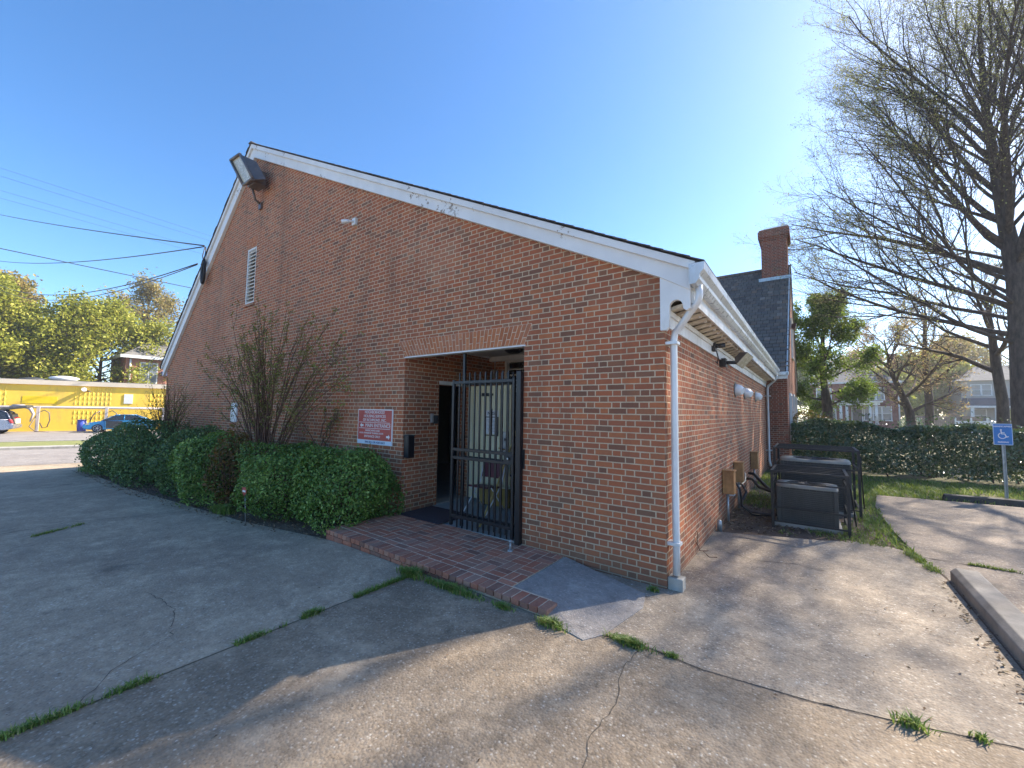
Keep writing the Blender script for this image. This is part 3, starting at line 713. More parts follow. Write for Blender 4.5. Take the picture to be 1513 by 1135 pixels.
ring(.035, 9.55, 9.62); ring(.07, 9.62, 9.69); ring(.11, 9.69, 9.98); ring(.07, 9.98, 10.05)
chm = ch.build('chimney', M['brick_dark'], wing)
q = MB(); q.hexa([(cx0 - .07, cy0 - .07, 10.05), (cx1 + .07, cy0 - .07, 10.05), (cx1 + .07, cy1 + .07, 10.05), (cx0 - .07, cy1 + .07, 10.05), (cx0 + .12, cy0 + .12, 10.16), (cx1 - .12, cy0 + .12, 10.16), (cx1 - .12, cy1 - .12, 10.16), (cx0 + .12, cy1 - .12, 10.16)])
q.build('chimney_cap', M['concrete'], chm)
q = MB(); q.box(cx0 - .12, -.555, cy0 - .04, cy0 - .005, 7.72, 7.86); q.build('flashing', M['steel'], chm)
for (ya, yb, za, zb) in ((17.6, 18.9, .95, 2.5), (21.0, 22.3, .95, 2.6), (24.6, 25.9, .95, 2.6), (21.1, 22.2, 4.3, 5.9)):
    q = MB(); q.box(WX, WX + .05, ya, ya + .08, za, zb); q.box(WX, WX + .05, yb - .08, yb, za, zb); q.box(WX, WX + .05, ya, yb, zb, zb + .08); q.box(WX, WX + .07, ya - .05, yb + .05, za - .08, za)
    wn = q.build('window', M['white'], wing); q = MB(); q.box(WX - .01, WX + .01, ya + .08, yb - .08, za, zb); q.build('pane', M['glassdark'], wn)
t = thing('floodlight', 'small floodlight high on the sunlit gable of the rear wing', 'floodlight', (WX, 19.6, 5.3))
q = MB(); q.box(WX, WX + .10, 19.5, 19.7, 5.25, 5.38); q.build('junction_box', M['white'], t)
q = MB(); q.hexa([(WX + .08, 19.45, 5.26), (WX + .2, 19.35, 5.2), (WX + .2, 19.85, 5.2), (WX + .08, 19.75, 5.26), (WX + .08, 19.45, 5.4), (WX + .24, 19.35, 5.42), (WX + .24, 19.85, 5.42), (WX + .08, 19.75, 5.4)]); q.build('housing', M['bronze'], t)

# ------------------------------------------------------------------ entrance step, ramp
st = thing('brick_step', 'low red brick step laid in front of the gated entrance', 'step', (-3.9, 3.8, 0))
def pz(x): return .118 - (x + 5.5) * .0145
b = MB(); b.hexa([(-5.47, 3.165, -.05), (-1.98, 3.165, -.05), (-1.98, 3.36, -.05), (-5.47, 3.36, -.05), (-5.47, 3.165, pz(-5.47) - .004), (-1.98, 3.165, pz(-1.98) - .004), (-1.98, 3.36, pz(-1.98) - .004), (-5.47, 3.36, pz(-5.47) - .004)])
b.hexa([(-5.47, 3.36, -.05), (-2.43, 3.36, -.05), (-2.43, 4.409, -.05), (-5.47, 4.409, -.05), (-5.47, 3.36, pz(-5.47) - .004), (-2.43, 3.36, pz(-2.43) - .004), (-2.43, 4.409, pz(-2.43) - .004), (-5.47, 4.409, pz(-5.47) - .004)])
b.build('mortar_bed', M['mortar'], st)
rng = random.Random(5); b = MB()
def brick(x0, x1, y0, y1, z=None, j=.0062, base=None):
    if x1 <= x0 + .02 or y1 <= y0 + .02: return
    b.cur = rng.random(); t = rng.gauss(0, .0012); x0 += j; x1 -= j; y0 += j; y1 -= j
    zz = [pz(x0) + t, pz(x1) + t, pz(x1) + t, pz(x0) + t]; lo = [z_ - .055 for z_ in zz]
    b.hexa([(x0, y0, lo[0]), (x1, y0, lo[1]), (x1, y1, lo[2]), (x0, y1, lo[3]), (x0, y0, zz[0]), (x1, y0, zz[1]), (x1, y1, zz[2]), (x0, y1, zz[3])])
x = -5.5
while x < -2.0: brick(x, x + .1, 3.14, 3.34); x += .1
x = -5.5
while x < -2.5: brick(x, min(x + .205, -2.42), 3.345, 3.445); x += .205
# basket-weave field
S_ = .205
for i in range(16):
    for j in range(5):
        xa = -5.5 + i * S_; ya = 3.45 + j * S_
        if xa > -2.45: continue
        if (i + j) % 2:
            for k in range(2): brick(xa, min(xa + S_, -2.42), ya + k * S_ / 2, min(ya + (k + 1) * S_ / 2, 4.405))
        else:
            for k in range(2): brick(xa + k * S_ / 2, min(xa + (k + 1) * S_ / 2, -2.42), ya, min(ya + S_, 4.405))
b.build('paving_brick', M['paver'], st, .004, 2)
b = MB(); x = -5.5
while x < -2.9:
    b.cur = rng.random() * .6; zt = pz(x) - .064; b.box(x + .005, x + .197, 3.150, 3.26, -.04, zt); x += .205
y = 3.15
while y < 4.3: b.cur = rng.random() * .6; b.box(-5.492, -5.40, y + .005, y + .19, -.04, pz(-5.5) - .064); y += .2
b.build('riser_brick', M['paver'], st, .004)

rp = thing('ramp', 'grey concrete ramp slab beside the brick step at the building corner', 'ramp', (-1.9, 3.8, 0))
top = [(-2.415, 3.345, .066), (-1.955, 3.345, .045), (-1.955, 3.13, .012), (-1.50, 3.03, .006), (-1.40, 3.20, .006), (-1.30, 3.86, .008), (-1.37, 4.14, .012), (-2.415, 4.405, .072)]
mb = MB(); i = mb.add(top); j = mb.add([(x, y, -.05) for x, y, z in top]); mb.face([i + k for k in range(8)])
for k in range(8): mb.face((j + k, j + (k + 1) % 8, i + (k + 1) % 8, i + k))
mb.build('slab', M['ramp'], rp)

# ------------------------------------------------------------------ entrance furniture
gate = thing('iron_gate', 'black iron picket security gate standing across the side entrance', 'gate', (-3.07, 4.38, .08))
f = MB(); GX0, GX1, GY = -4.31, -3.165, 4.375
def bar(mb, x0, x1, y0, y1, z0, z1): mb.box(x0, x1, y0, y1, z0, z1)
f.box(GX0, GX0 + .04, GY - .02, GY + .02, .13, 2.245); f.box(GX1 - .035, GX1, GY - .02, GY + .02, .13, 2.245)
for z in (2.185, 1.205, 1.085, .245): f.box(GX0 + .04, GX1 - .035, GY - .018, GY + .018, z, z + .042)
leaf = f.build('front_leaf', M['black'], gate, .003)
pk = MB()
for k in range(10): x = GX0 + .135 + k * .1; pk.box(x - .009, x + .009, GY - .009, GY + .009, .115, 2.345)
pk.build('picket', M['black'], leaf)
f = MB(); BY = 4.50; bx0, bx1 = -4.22, -3.09
f.box(bx0, bx0 + .04, BY - .02, BY + .02, .10, 2.658); 
for z in (2.17, 1.20, 1.09, .25): f.box(bx0 + .04, bx1, BY - .016, BY + .016, z, z + .036)
leaf2 = f.build('rear_leaf', M['black'], gate, .003)
pk = MB()
for k in range(10): x = bx0 + .13 + k * .1; pk.box(x - .008, x + .008, BY - .008, BY + .008, .12, 2.33)
pk.build('picket', M['black'], leaf2)
f = MB(); f.box(-3.125, -3.052, 4.34, 4.42, .085, 2.325); f.build('post', M['black'], gate, .004)
f = MB(); f.box(-3.32, -3.16, GY - .03, GY + .03, 1.10, 1.24); f.disc((-3.24, GY - .03, 1.17), (0, -1, 0), .022, 12, .02); f.build('lock_box', M['black_rust'], gate)
f = MB(); f.tube([(-3.235, GY - .052, 1.17), (-3.235, GY - .06, 1.17)], .012, 10); f.build('key_cylinder', M['steel'], gate)
f = MB(); f.box(-3.15, -3.02, 4.40, 4.44, 1.05, 1.30); f.build('strike_plate', M['black'], gate)

t = thing('door_stop', 'small steel gate stop bolted to the brick step', 'gate stop', (-3.02, 4.12, .08))
f = MB(); f.tube([(-3.02, 4.12, .08), (-3.02, 4.12, .10)], .035, 14); f.tube([(-3.02, 4.12, .10), (-3.02, 4.12, .19)], [.016, .010], 10); f.tube([(-3.02, 4.12, .19), (-3.02, 4.12, .215)], .02, 10); f.build('stem', M['steel'], t)

t = tag(MB().box(-5.40, -4.47, 4.30, 5.02, .112, .125).build('doormat', M['rubber'], None, .004), 'dark rubber doormat lying in the open side doorway', 'doormat')
t = thing('letter_box', 'narrow black box fixed to the brick corner of the entrance', 'letter box', (-5.42, 4.5, 1.0))
f = MB(); f.box(-5.478, -5.36, 4.43, 4.56, 1.0, 1.36); f.build('body', M['black'], t, .008); f = MB(); f.box(-5.475, -5.35, 4.425, 4.565, 1.36, 1.375); f.build('lid', M['dark'], t, .003)
t = thing('keypad', 'silver and black door keypad on the entrance side wall', 'keypad', (-5.45, 5.08, 1.56))
f = MB(); f.box(-5.478, -5.44, 5.0, 5.05, 1.57, 1.73); f.build('cover', M['steel'], t, .004); f = MB(); f.box(-5.478, -5.43, 5.06, 5.15, 1.55, 1.70); f.disc((-5.43, 5.10, 1.63), (1, 0, 0), .02, 12, .01); f.build('reader', M['dark'], t, .004)
t = thing('ceiling_lamp', 'round dark ceiling lamp inside the brick entrance recess', 'lamp', (-4.35, 5.95, 2.93))
f = MB(); f.tube([(-4.35, 5.95, 2.928), (-4.35, 5.95, 2.89), (-4.35, 5.95, 2.85)], [.17, .17, .10], 24); f.build('shade', M['dark'], t)
t = thing('alarm_sounder', 'small grey box on the corner of the entrance recess under the ceiling', 'alarm box', (-5.4, 6.68, 2.5))
f = MB(); f.box(-5.44, -5.33, 6.62, 6.728, 2.48, 2.66); f.tube([(-5.385, 6.70, 2.66), (-5.385, 6.70, 2.83)], .012, 8); f.build('case', M['steel'], t, .006)

def text(s, size, loc, rot, mat, parent, name='lettering', ext=.0015, align='CENTER', bold=0., sx=1.):
    cu = bpy.data.curves.new('t', 'FONT'); cu.body = s; cu.size = size; cu.align_x = align; cu.align_y = 'CENTER'; cu.extrude = ext; cu.offset = bold
    ob = bpy.data.objects.new('t', cu); COL.objects.link(ob); bpy.context.view_layer.update()
    me = bpy.data.meshes.new_from_object(ob.evaluated_get(bpy.context.evaluated_depsgraph_get()))
    bpy.data.objects.remove(ob); me.name = name
    Mx = Matrix.Translation(Vector(loc) - Vector(world_origin(parent))) @ rot @ Matrix.Diagonal((sx, 1, 1, 1))
    me.transform(Mx); me.materials.clear(); me.materials.append(mat)
    o = bpy.data.objects.new(name, me); COL.objects.link(o); o.parent = parent; return o
FRONT = Matrix.Rotation(R_(90), 4, 'X')

# notice on the door leaf
t = thing('door_notice', 'white paper notice in a black wire frame on the open beige door', 'notice', (-4.82, 5.93, 1.35))
f = MB(); f.box(-4.965, -4.665, 5.930, 5.934, 1.36, 1.80); nt_ = f.build('paper', M['paper'], t)
text('NHSR', .085, (-4.815, 5.929, 1.745), FRONT, M['dark'], nt_, bold=.002)
f = MB()
for k in range(9): L_ = .11 * (1 - .3 * ((k * 7) % 3) / 3); f.box(-4.815 - L_, -4.815 + L_, 5.9275, 5.929, 1.62 - k * .026, 1.625 - k * .026)
f.build('text_lines', M['dark'], nt_)
f = MB()
for (x0, x1, z0, z1) in ((-4.97, -4.955, 1.33, 1.68), (-4.675, -4.66, 1.33, 1.68), (-4.97, -4.66, 1.67, 1.685), (-4.97, -4.66, 1.33, 1.345)): f.box(x0, x1, 5.915, 5.928, z0, z1)
f.box(-4.825, -4.81, 5.915, 5.928, 1.345, 1.83); f.build('holder', M['dark'], t)

# folding chair, board, table, stick in the entrance
t = thing('folding_chair', 'maroon folding chair with white metal legs behind the iron gate', 'chair', (-4.5, 5.5, .1))
f = MB(); f.hexa([(-4.76, 5.60, .63), (-4.30, 5.60, .63), (-4.30, 5.63, .63), (-4.76, 5.63, .63), (-4.76, 5.66, .90), (-4.30, 5.66, .90), (-4.30, 5.69, .90), (-4.76, 5.69, .90)]); f.build('backrest', M['maroon'], t, .01)
f = MB(); f.hexa([(-4.74, 5.22, .51), (-4.32, 5.22, .51), (-4.32, 5.60, .47), (-4.74, 5.60, .47), (-4.74, 5.22, .54), (-4.32, 5.22, .54), (-4.32, 5.60, .50), (-4.74, 5.60, .50)]); f.build('seat', M['maroon'], t, .01)
for x in (-4.77, -4.29):
    f = MB(); f.tube([(x, 5.67, .88), (x, 5.58, .55), (x, 5.16, .10)], .011, 8); f.build('leg', M['hood'], t)
    f = MB(); f.tube([(x, 5.30, .52), (x, 5.66, .10)], .011, 8); f.build('leg', M['hood'], t)
t = thing('cardboard_panel', 'yellow tan panel box standing behind the maroon chair', 'box', (-4.6, 5.78, .1))
f = MB(); f.box(-4.93, -4.27, 5.74, 5.88, .112, .44); f.build('body', M['cardboard'], t, .006); f = MB(); f.box(-4.94, -4.26, 5.73, 5.89, .44, .455); f.build('lid', M['beige'], t)
t = thing('small_table', 'small black table just inside the gate beside the chair', 'table', (-4.05, 6.1, .1))
f = MB(); f.box(-4.25, -3.6, 5.75, 6.35, .66, .69); f.build('table_top', M['dark'], t, .004)
for x in (-4.23, -3.64):
    for y in (5.78, 6.31): f = MB(); f.box(x, x + .03, y, y + .03, .10, .66); f.build('leg', M['dark'], t)
t = thing('leaning_board', 'white board leaning on the small black table inside the entrance', 'board', (-4.2, 6.05, .69))
f = MB(); f.hexa([(-4.24, 5.93, .69), (-4.05, 5.93, .69), (-4.05, 5.95, .69), (-4.24, 5.95, .69), (-4.24, 5.98, .98), (-4.05, 5.98, .98), (-4.05, 6.0, .98), (-4.24, 6.0, .98)]); f.build('sheet', M['paper'], t)
t = tag(MB().tube([(-3.95, 4.62, .10), (-4.0, 5.1, .66), (-4.10, 5.7, 1.42), (-4.17, 6.05, 1.85)], .016, 10).build('broom_handle', M['caneyellow']), 'yellow wooden pole leaning inside the gate', 'pole')

# wall sign
sg = thing('entrance_sign', 'faded red entrance sign with white lettering on the brick wall', 'sign', (-6.24, 4.395, 1.17))
SX0, SX1, SZ0, SZ1 = -6.745, -5.742, 1.172, 1.792; f = MB(); f.box(SX0, SX1, 4.392, 4.409, SZ0, SZ1); pl = f.build('border', M['signwhite'], sg)
f = MB(); f.box(SX0 + .02, SX1 - .02, 4.388, 4.392, SZ0 + .075, SZ1 - .018); f.build('red_panel', M['signred'], sg)
f = MB(); f.box(SX0 + .004, SX1 - .004, 4.3895, 4.392, SZ0 + .003, SZ0 + .07); f.build('pale_strip', M['signpale'], sg)
yy = 4.3865; cxs = (SX0 + SX1) / 2
for s_, sz, x_, z_, sxx in (('NEIGHBORHOOD', .072, cxs + .0, 1.738, 1.0), ('HOUSING SERVICES', .072, cxs, 1.668, 1.0), ('OF RICHMOND, INC.', .072, cxs, 1.598, 1.0), ('MAIN ENTRANCE', .092, cxs + .10, 1.502, 1.0),
                       ('HANDICAPPED AND', .046, cxs - .05, 1.412, 1.0), ('HOME OWNERSHIP TRAINING ROOM', .041, cxs - .085, 1.366, 1.0), ('ENTRANCE ONLY', .058, cxs - .05, 1.308, 1.0)):
    text(s_, sz, (x_, yy, z_), FRONT, M['signwhite'], sg, bold=.0, sx=sxx)
text('RING BELL FOR ASSISTANCE', .048, (cxs + .03, 4.3885, SZ0 + .036), FRONT, M['ink'], sg, sx=.95)
f = MB()
for z in (1.553, 1.448): f.box(SX0 + .05, SX1 - .06, 4.3855, 4.388, z, z + .008)
f.build('divider_line', M['signwhite'], sg)
def arrow(mb, x, z, s, d):
    pts = [(0, 0), (.5, .5), (.5, .2), (1.2, .2), (1.2, -.2), (.5, -.2), (.5, -.5)]
    mb.prism([(x + d * px * s, 4.3855, z + pz_ * s) for px, pz_ in pts], (0, .0025, 0))
f = MB(); arrow(f, SX0 + .08, 1.502, .085, 1); arrow(f, SX1 - .05, 1.318, .085, -1); f.build('arrow', M['signwhite'], sg)

# fittings on the gable wall
t = thing('gable_floodlight', 'large bronze floodlight with cloudy lens below the gable peak', 'floodlight', (-11.7, 4.3, 7.6))
Lq = [(-12.15, 3.86, 8.28), (-11.53, 3.86, 8.22), (-10.90, 3.95, 7.40), (-11.47, 3.95, 7.42)]
lc = sum((Vector(p) for p in Lq), Vector()) / 4
bk = [Vector(p).lerp(lc, .28) + Vector((.28, .27, -.05)) for p in Lq]
f = MB(); f.hexa([Vector(p) + Vector((0, .03, 0)) for p in (Lq[3], Lq[2], Lq[1], Lq[0])] + [bk[3], bk[2], bk[1], bk[0]]); f.build('housing', M['bronze'], t, .01)
f = MB()
for a, b_ in zip(Lq, Lq[1:] + Lq[:1]): f.tube([a, b_], .035, 6)
f.build('rim', M['bronze'], t)
f = MB(); f.hexa([Vector(p) + Vector((0, .02, 0)) for p in (Lq[3], Lq[2], Lq[1], Lq[0])] + [Vector(p) + Vector((0, .035, 0)) for p in (Lq[3], Lq[2], Lq[1], Lq[0])]); f.build('lens', M['lens'], t)
f = MB(); f.box(-11.50, -11.08, 4.05, 4.33, 7.42, 7.80); f.build('ballast_box', M['bronze'], t, .02)
f = MB(); f.tube([(-11.5, 4.38, 7.12), (-11.5, 4.25, 7.18), (-11.45, 4.15, 7.45)], .03, 8); f.box(-11.57, -11.43, 4.36, 4.41, 6.98, 7.14); f.build('bracket', M['bronze'], t)
t = thing('wall_camera', 'small white security camera high on the brick gable wall', 'camera', (-7.15, 4.35, 5.45))
f = MB(); f.box(-7.17, -7.05, 4.36, 4.41, 5.38, 5.52); f.build('base', M['white'], t, .005); f = MB(); f.tube([(-7.11, 4.36, 5.45), (-7.2, 4.24, 5.44)], .02, 8); f.tube([(-7.17, 4.30, 5.45), (-7.27, 4.21, 5.43)], [.035, .04], 12); f.build('body', M['hood'], t)
t = tag(MB().box(-12.63, -12.26, 4.37, 4.409, 1.40, 1.90).build('wall_vent_cover', M['white'], None, .006), 'white cover plate on the wall half hidden behind the bare shrub', 'cover plate')

# utility drop: coil of black cable at the bargeboard
t = thing('cable_coil', 'coil of black cable hanging at the left bargeboard', 'cable', (-15.1, 4.3, 6.0))
f = MB(); rng = random.Random(2)
for k in range(6):
    r1, r2 = .08 + .05 * rng.random(), .30 + .08 * rng.random(); ox = rng.random() * .08
    f.tube([(-15.08 + ox + r1 * math.cos(a), 4.27 - .01 * k, 5.95 + r2 * math.sin(a)) for a in [j * math.pi / 8 for j in range(17)]], .017, 5, caps=False)
f.build('coil', M['dark'], t)
f = MB(); f.tube([(-15.05, 4.27, 6.75), (-14.95, 4.25, 6.6), (-15.0, 4.25, 6.4), (-15.08, 4.27, 6.2)], .016, 6); f.tube([(-15.1, 4.27, 6.78), (-15.22, 4.25, 6.5), (-15.12, 4.27, 6.25)], .014, 6); f.build('lead', M['dark'], t)
def wire(name, a, b_, sag, r, label, group=None):
    a = Vector(a); b_ = Vector(b_); n = 24; pts = [a.lerp(b_, k / n) - Vector((0, 0, sag * 4 * (k / n) * (1 - k / n))) for k in range(n + 1)]
    return tag(MB().tube(pts, r, 5).build(name, M['dark']), label, 'cable', group)
wire('service_cable', (-15.2, 4.27, 6.83), (-46.5, .75, 15.3), .10, .020, 'upper black service cable rising steeply left from the bargeboard', 'cables running to the building')
wire('service_cable', (-15.2, 4.27, 6.80), (-46.5, .95, 11.95), .35, .018, 'middle black service cable leaving the bargeboard almost level', 'cables running to the building')
wire('service_cable', (-15.7, 4.27, 6.36), (-46.5, 1.05, 10.35), .95, .018, 'lowest black service cable sagging left from above the cable coil', 'cables running to the building')
wire('service_cable', (-15.7, 4.27, 6.33), (-46.5, 1.10, 10.05), 1.05, .014, 'thin second strand just under the lowest service cable', 'cables running to the building')
wire('street_cable', (-45, -25, 13.0), (-45, 40, 12.9), .45, .030, 'black twisted street cable crossing behind the service cables', 'cables along the street')
for k, (z0, z1, n_) in enumerate(((18.55, 17.7, 'topmost'), (17.95, 17.5, 'second from top'), (16.95, 16.75, 'third from top'), (16.4, 16.5, 'lowest'))):
    wire('power_line', (-45 - k * .3, -20, z0 + .3), (-45 - k * .3, 40, z1 - .6), .1, .008, n_ + ' of the four faint power lines high over the street', 'faint power lines over the street')

# ------------------------------------------------------------------ fittings on the side wall
for k, (y, dy) in enumerate(((9.40, 0), (10.85, 0), (13.1, 0))):
    lab = ('nearest', 'middle', 'farthest')[k] + ' of the three white vent hoods under the eaves'
    t = thing('vent_hood', lab, 'vent hood', (XR, y, 2.28), 'white vent hoods on the side wall')
    f = MB(); f.tube([(XR, y, 2.29), (XR + .03, y, 2.29), (XR + .09, y, 2.28), (XR + .14, y - .01, 2.26)], [.125, .12, .105, .07], 16, flat=(1, 1.35)); f.build('hood', M['hood'], t)
    f = MB(); f.tube([(XR, y, 2.29), (XR + .012, y, 2.29)], .15, 16, flat=(1, 1.4)); f.build('flange', M['acgrey'], t)
t = thing('side_floodlight', 'black floodlight on an arm under the side eaves', 'floodlight', (XR, 7.7, 2.66))
f = MB(); f.box(XR, XR + .10, 7.62, 7.80, 2.60, 2.74); f.tube([(XR + .08, 7.7, 2.67), (XR + .26, 7.75, 2.67)], .03, 10); f.build('arm', M['dark'], t)
c0 = Vector((-.90, 7.80, 2.72)); ax = Vector((.55, -.25, .55)).normalized() * .125; az = Vector((-.45, 0, .8)).normalized() * .0; 
nrm = Vector((.62, -.2, -.55)).normalized(); uu = Vector((0, 1, 0)); uu = (uu - nrm * uu.dot(nrm)).normalized(); vv_ = nrm.cross(uu)
f = MB(); q4 = lambda c, a, b2: [c - uu * a - vv_ * b2, c + uu * a - vv_ * b2, c + uu * a + vv_ * b2, c - uu * a + vv_ * b2]
f.hexa(q4(c0 - nrm * .10, .07, .06) + q4(c0 + nrm * .03, .16, .13)); f.build('housing', M['bronze'], t, .006)
f = MB(); f.hexa(q4(c0 + nrm * .032, .15, .12) + q4(c0 + nrm * .04, .15, .12)); f.build('lens', M['lens'], t)
t = thing('eaves_camera', 'small black camera fixed at the eaves before the side floodlight', 'camera', (XR, 6.9, 2.85))
f = MB(); f.box(XR + .03, XR + .09, 6.8, 6.92, 2.76, 2.88); f.tube([(XR + .09, 6.86, 2.84), (XR + .2, 6.9, 2.85)], .035, 10); f.tube([(XR + .08, 6.88, 2.8), (XR + .1, 6.95, 2.66), (XR + .06, 7.1, 2.6), (XR + .02, 7.2, 2.64)], .009, 6); f.build('body', M['dark'], t)
t.location = t.location
EB = 'electrical boxes on the side wall'
for k, (y, z0, z1, d_) in enumerate(((7.66, .47, .84, .18), (8.92, .50, .86, .16), (11.6, .47, .86, .16))):
    lab = ('tan electrical box nearest the corner with a steel conduit below', 'tan electrical box between the two others on the side wall', 'tan electrical box farthest along the side wall')[k]
    t = thing('electrical_box', lab, 'electrical box', (XR, y, z0), EB)
    f = MB(); f.box(XR + .01, XR + d_, y, y + .22, z0, z1); f.build('body', M['tanbox'], t, .006)
    f = MB(); f.box(XR + .005, XR + d_ + .012, y - .012, y + .235, z1, z1 + .018); f.build('lid', M['tanbox'], t)
    f = MB(); f.tube([(XR + .07, y + .1, z0), (XR + .07, y + .1, -.02)], .02, 8); f.build('conduit', M['steel'], t)
t = thing('disconnect_switch', 'white switch box beside the nearest tan electrical box', 'switch box', (XR, 8.2, .4))
f = MB(); f.box(XR + .01, XR + .11, 8.15, 8.3, .36, .60); f.build('case', M['hood'], t, .006); f = MB(); f.tube([(XR + .08, 8.14, .55), (XR + .15, 8.1, .60), (XR + .2, 8.14, .5), (XR + .22, 8.25, .2), (XR + .35, 8.4, .04), (-.5, 8.5, .05)], .018, 7); f.build('cable', M['dark'], t)
t = tag(MB().tube([(-1.19, 7.08, -.02), (-1.19, 7.08, .11), (-1.19, 7.08, .15), (-1.19, 7.08, .165)], [.036, .036, .03, .012], 14).build('pipe_stub', M['steel']), 'grey capped pipe stub standing at the foot of the side wall', 'pipe')
RL = 'refrigerant lines to the cooling units'
for k, (pts, r, lab) in enumerate((([(XR + .02, 11.1, .42), (XR + .12, 11.05, .42), (-1.0, 10.9, .32), (-.8, 10.6, .18), (-.55, 10.2, .12)], .035, 'thick black insulated pipe curving from wall to the large cooling unit'),
                            ([(XR + .02, 10.6, .36), (XR + .14, 10.55, .36), (-.95, 10.4, .22), (-.7, 10.1, .2), (-.55, 9.95, .2)], .03, 'lower black insulated pipe beside the thick one'),
                            ([(XR + .02, 9.4, .42), (XR + .10, 9.3, .40), (-1.05, 9.1, .30), (XR + .12, 8.8, .1), (-.9, 8.6, .03), (-.52, 8.5, .06)], .022, 'black line looping over soil to the small cooling unit'),
                            ([(XR + .02, 10.0, .58), (XR + .08, 9.95, .55), (XR + .10, 9.75, .42), (XR + .06, 9.5, .38), (XR + .03, 9.1, .33)], .014, 'pale copper coloured line running low along the side wall'))):
    tag(MB().tube(pts, r, 8).build('refrigerant_line', M['dark'] if k < 3 else M['soffit']), lab, 'pipe', RL)

# ------------------------------------------------------------------ cooling units and cages
def ac_unit(label, x0, x1, y0, y1, z0, z1, rows):
    root = thing('cooling_unit', label, 'cooling unit', ((x0 + x1) / 2, (y0 + y1) / 2, 0), 'outdoor cooling units')
    f = MB(); f.box(x0 - .04, x1 + .04, y0 - .04, y1 + .04, -.02, z0); f.build('pad', M['concrete'], root, .01)
    f = MB(); f.box(x0 + .02, x1 - .02, y0 + .02, y1 - .02, z0, z1 - .05); f.build('core', M['dark'], root)
    f = MB()
    for (x, y) in ((x0, y0), (x1 - .06, y0), (x0, y1 - .06), (x1 - .06, y1 - .06)): f.box(x, x + .06, y, y + .06, z0, z1 - .05)
    f.box(x0 + .06, x1 - .06, y0 + .005, y0 + .02, z0, z0 + .04); f.build('corner_post', M['acgrey'], root, .012)
    f = MB()
    for k in range(rows):
        z = z0 + .05 + (z1 - z0 - .12) * k / rows; h = (z1 - z0 - .12) / rows * .5
        f.box(x0 + .06, x1 - .06, y0 + .004, y0 + .022, z, z + h); f.box(x1 - .022, x1 - .004, y0 + .06, y1 - .06, z, z + h); f.box(x0 + .004, x0 + .022, y0 + .06, y1 - .06, z, z + h)
    nx = 9
    for k in range(1, nx): x = x0 + (x1 - x0) * k / nx; f.box(x - .004, x + .004, y0 + .001, y0 + .02, z0 + .03, z1 - .06)
    f.build('louvre_panel', M['acgrey'], root)
    f = MB(); cx_, cy_ = (x0 + x1) / 2, (y0 + y1) / 2; rx, ry = (x1 - x0) / 2, (y1 - y0) / 2; N_ = 32; er = min(rx, ry) * .82
    outer = []; inner = []
    for k in range(N_):
        a = 2 * math.pi * k / N_; c, s_ = math.cos(a), math.sin(a); m = (abs(c) ** 6 + abs(s_) ** 6) ** (-1 / 6)
        outer.append((cx_ + c * m * (rx + .012), cy_ + s_ * m * (ry + .012))); inner.append((cx_ + c * er, cy_ + s_ * er))
    i0 = f.add([(x, y, z1 - .05) for x, y in outer]); i1 = f.add([(cx_ + (x - cx_) * .99, cy_ + (y - cy_) * .99, z1 - .012) for x, y in outer]); i2 = f.add([(x, y, z1) for x, y in inner]); i3 = f.add([(x, y, z1 - .06) for x, y in inner])
    for k in range(N_):
        k2 = (k + 1) % N_
        for a, b_ in ((i0, i1), (i1, i2), (i2, i3)): f.face((a + k, a + k2, b_ + k2, b_ + k), True)
    f.build('top_cover', M['actop'], root)
    f = MB()
    for rr in (.25, .45, .65, .82, .98): f.tube([(cx_ + er * rr * math.cos(a), cy_ + er * rr * math.sin(a), z1 - .004) for a in [2 * math.pi * j / 24 for j in range(25)]], .004, 4, caps=False)
    for k in range(12): a = 2 * math.pi * k / 12; f.tube([(cx_ + er * .12 * math.cos(a), cy_ + er * .12 * math.sin(a), z1), (cx_ + er * math.cos(a), cy_ + er * math.sin(a), z1)], .004, 4)
    f.tube([(cx_, cy_, z1 - .03), (cx_, cy_, z1 + .003)], er * .14, 16); f.build('fan_grille', M['dark'], root)
    return root
ac_unit('smaller grey cooling unit in front with dusty round fan top', -.50, .30, 8.12, 8.76, .05, .665, 17)
ac_unit('taller grey cooling unit standing behind the smaller one', -.52, .555, 9.62, 10.45, .05, .955, 24)
def cage(label, x0, x1, y0, y1, z1, rails, tops):
    root = thing('security_cage', label, 'cage', ((x0 + x1) / 2, (y0 + y1) / 2, 0), 'black steel cages over the cooling units'); r = .02
    for (x, y) in ((x0, y0), (x1, y0), (x0, y1), (x1, y1)): f = MB(); f.box(x - r, x + r, y - r, y + r, -.03, z1); f.build('post', M['black_rust'], root)
    f = MB(); g_ = r * .93
    for y in (y0, y1): f.box(x0 + r, x1 - r, y - g_, y + g_, z1 - .032, z1 - .002)
    for x in (x0, x1): f.box(x - g_, x + g_, y0 + r, y1 - r, z1 - .032, z1 - .002)
    for k in range(1, tops): y = y0 + (y1 - y0) * k / tops; f.box(x0 + r, x1 - r, y - .009, y + .009, z1 - .024, z1 - .006)
    f.build('top_frame', M['black_rust'], root)
    f = MB()
    for z in rails: f.box(x0 + r, x1 - r, y0 - .01, y0 + .010, z, z + .022); f.box(x1 - .01, x1 + .010, y0 + r, y1 - r, z, z + .022); f.box(x0 - .01, x0 + .01, y0 + r, y1 - r, z, z + .022)
    f.build('side_rail', M['black_rust'], root)
    f = MB(); f.tube([(x1 + .03, y0 + .1, z1 - .12), (x1 + .13, y1 - .1, 0.)], .012, 6); f.build('brace', M['black_rust'], root); return root
cage('low black steel cage around the smaller cooling unit', -.545, .41, 7.93, 8.86, .90, (.70, .30, .08), 4)
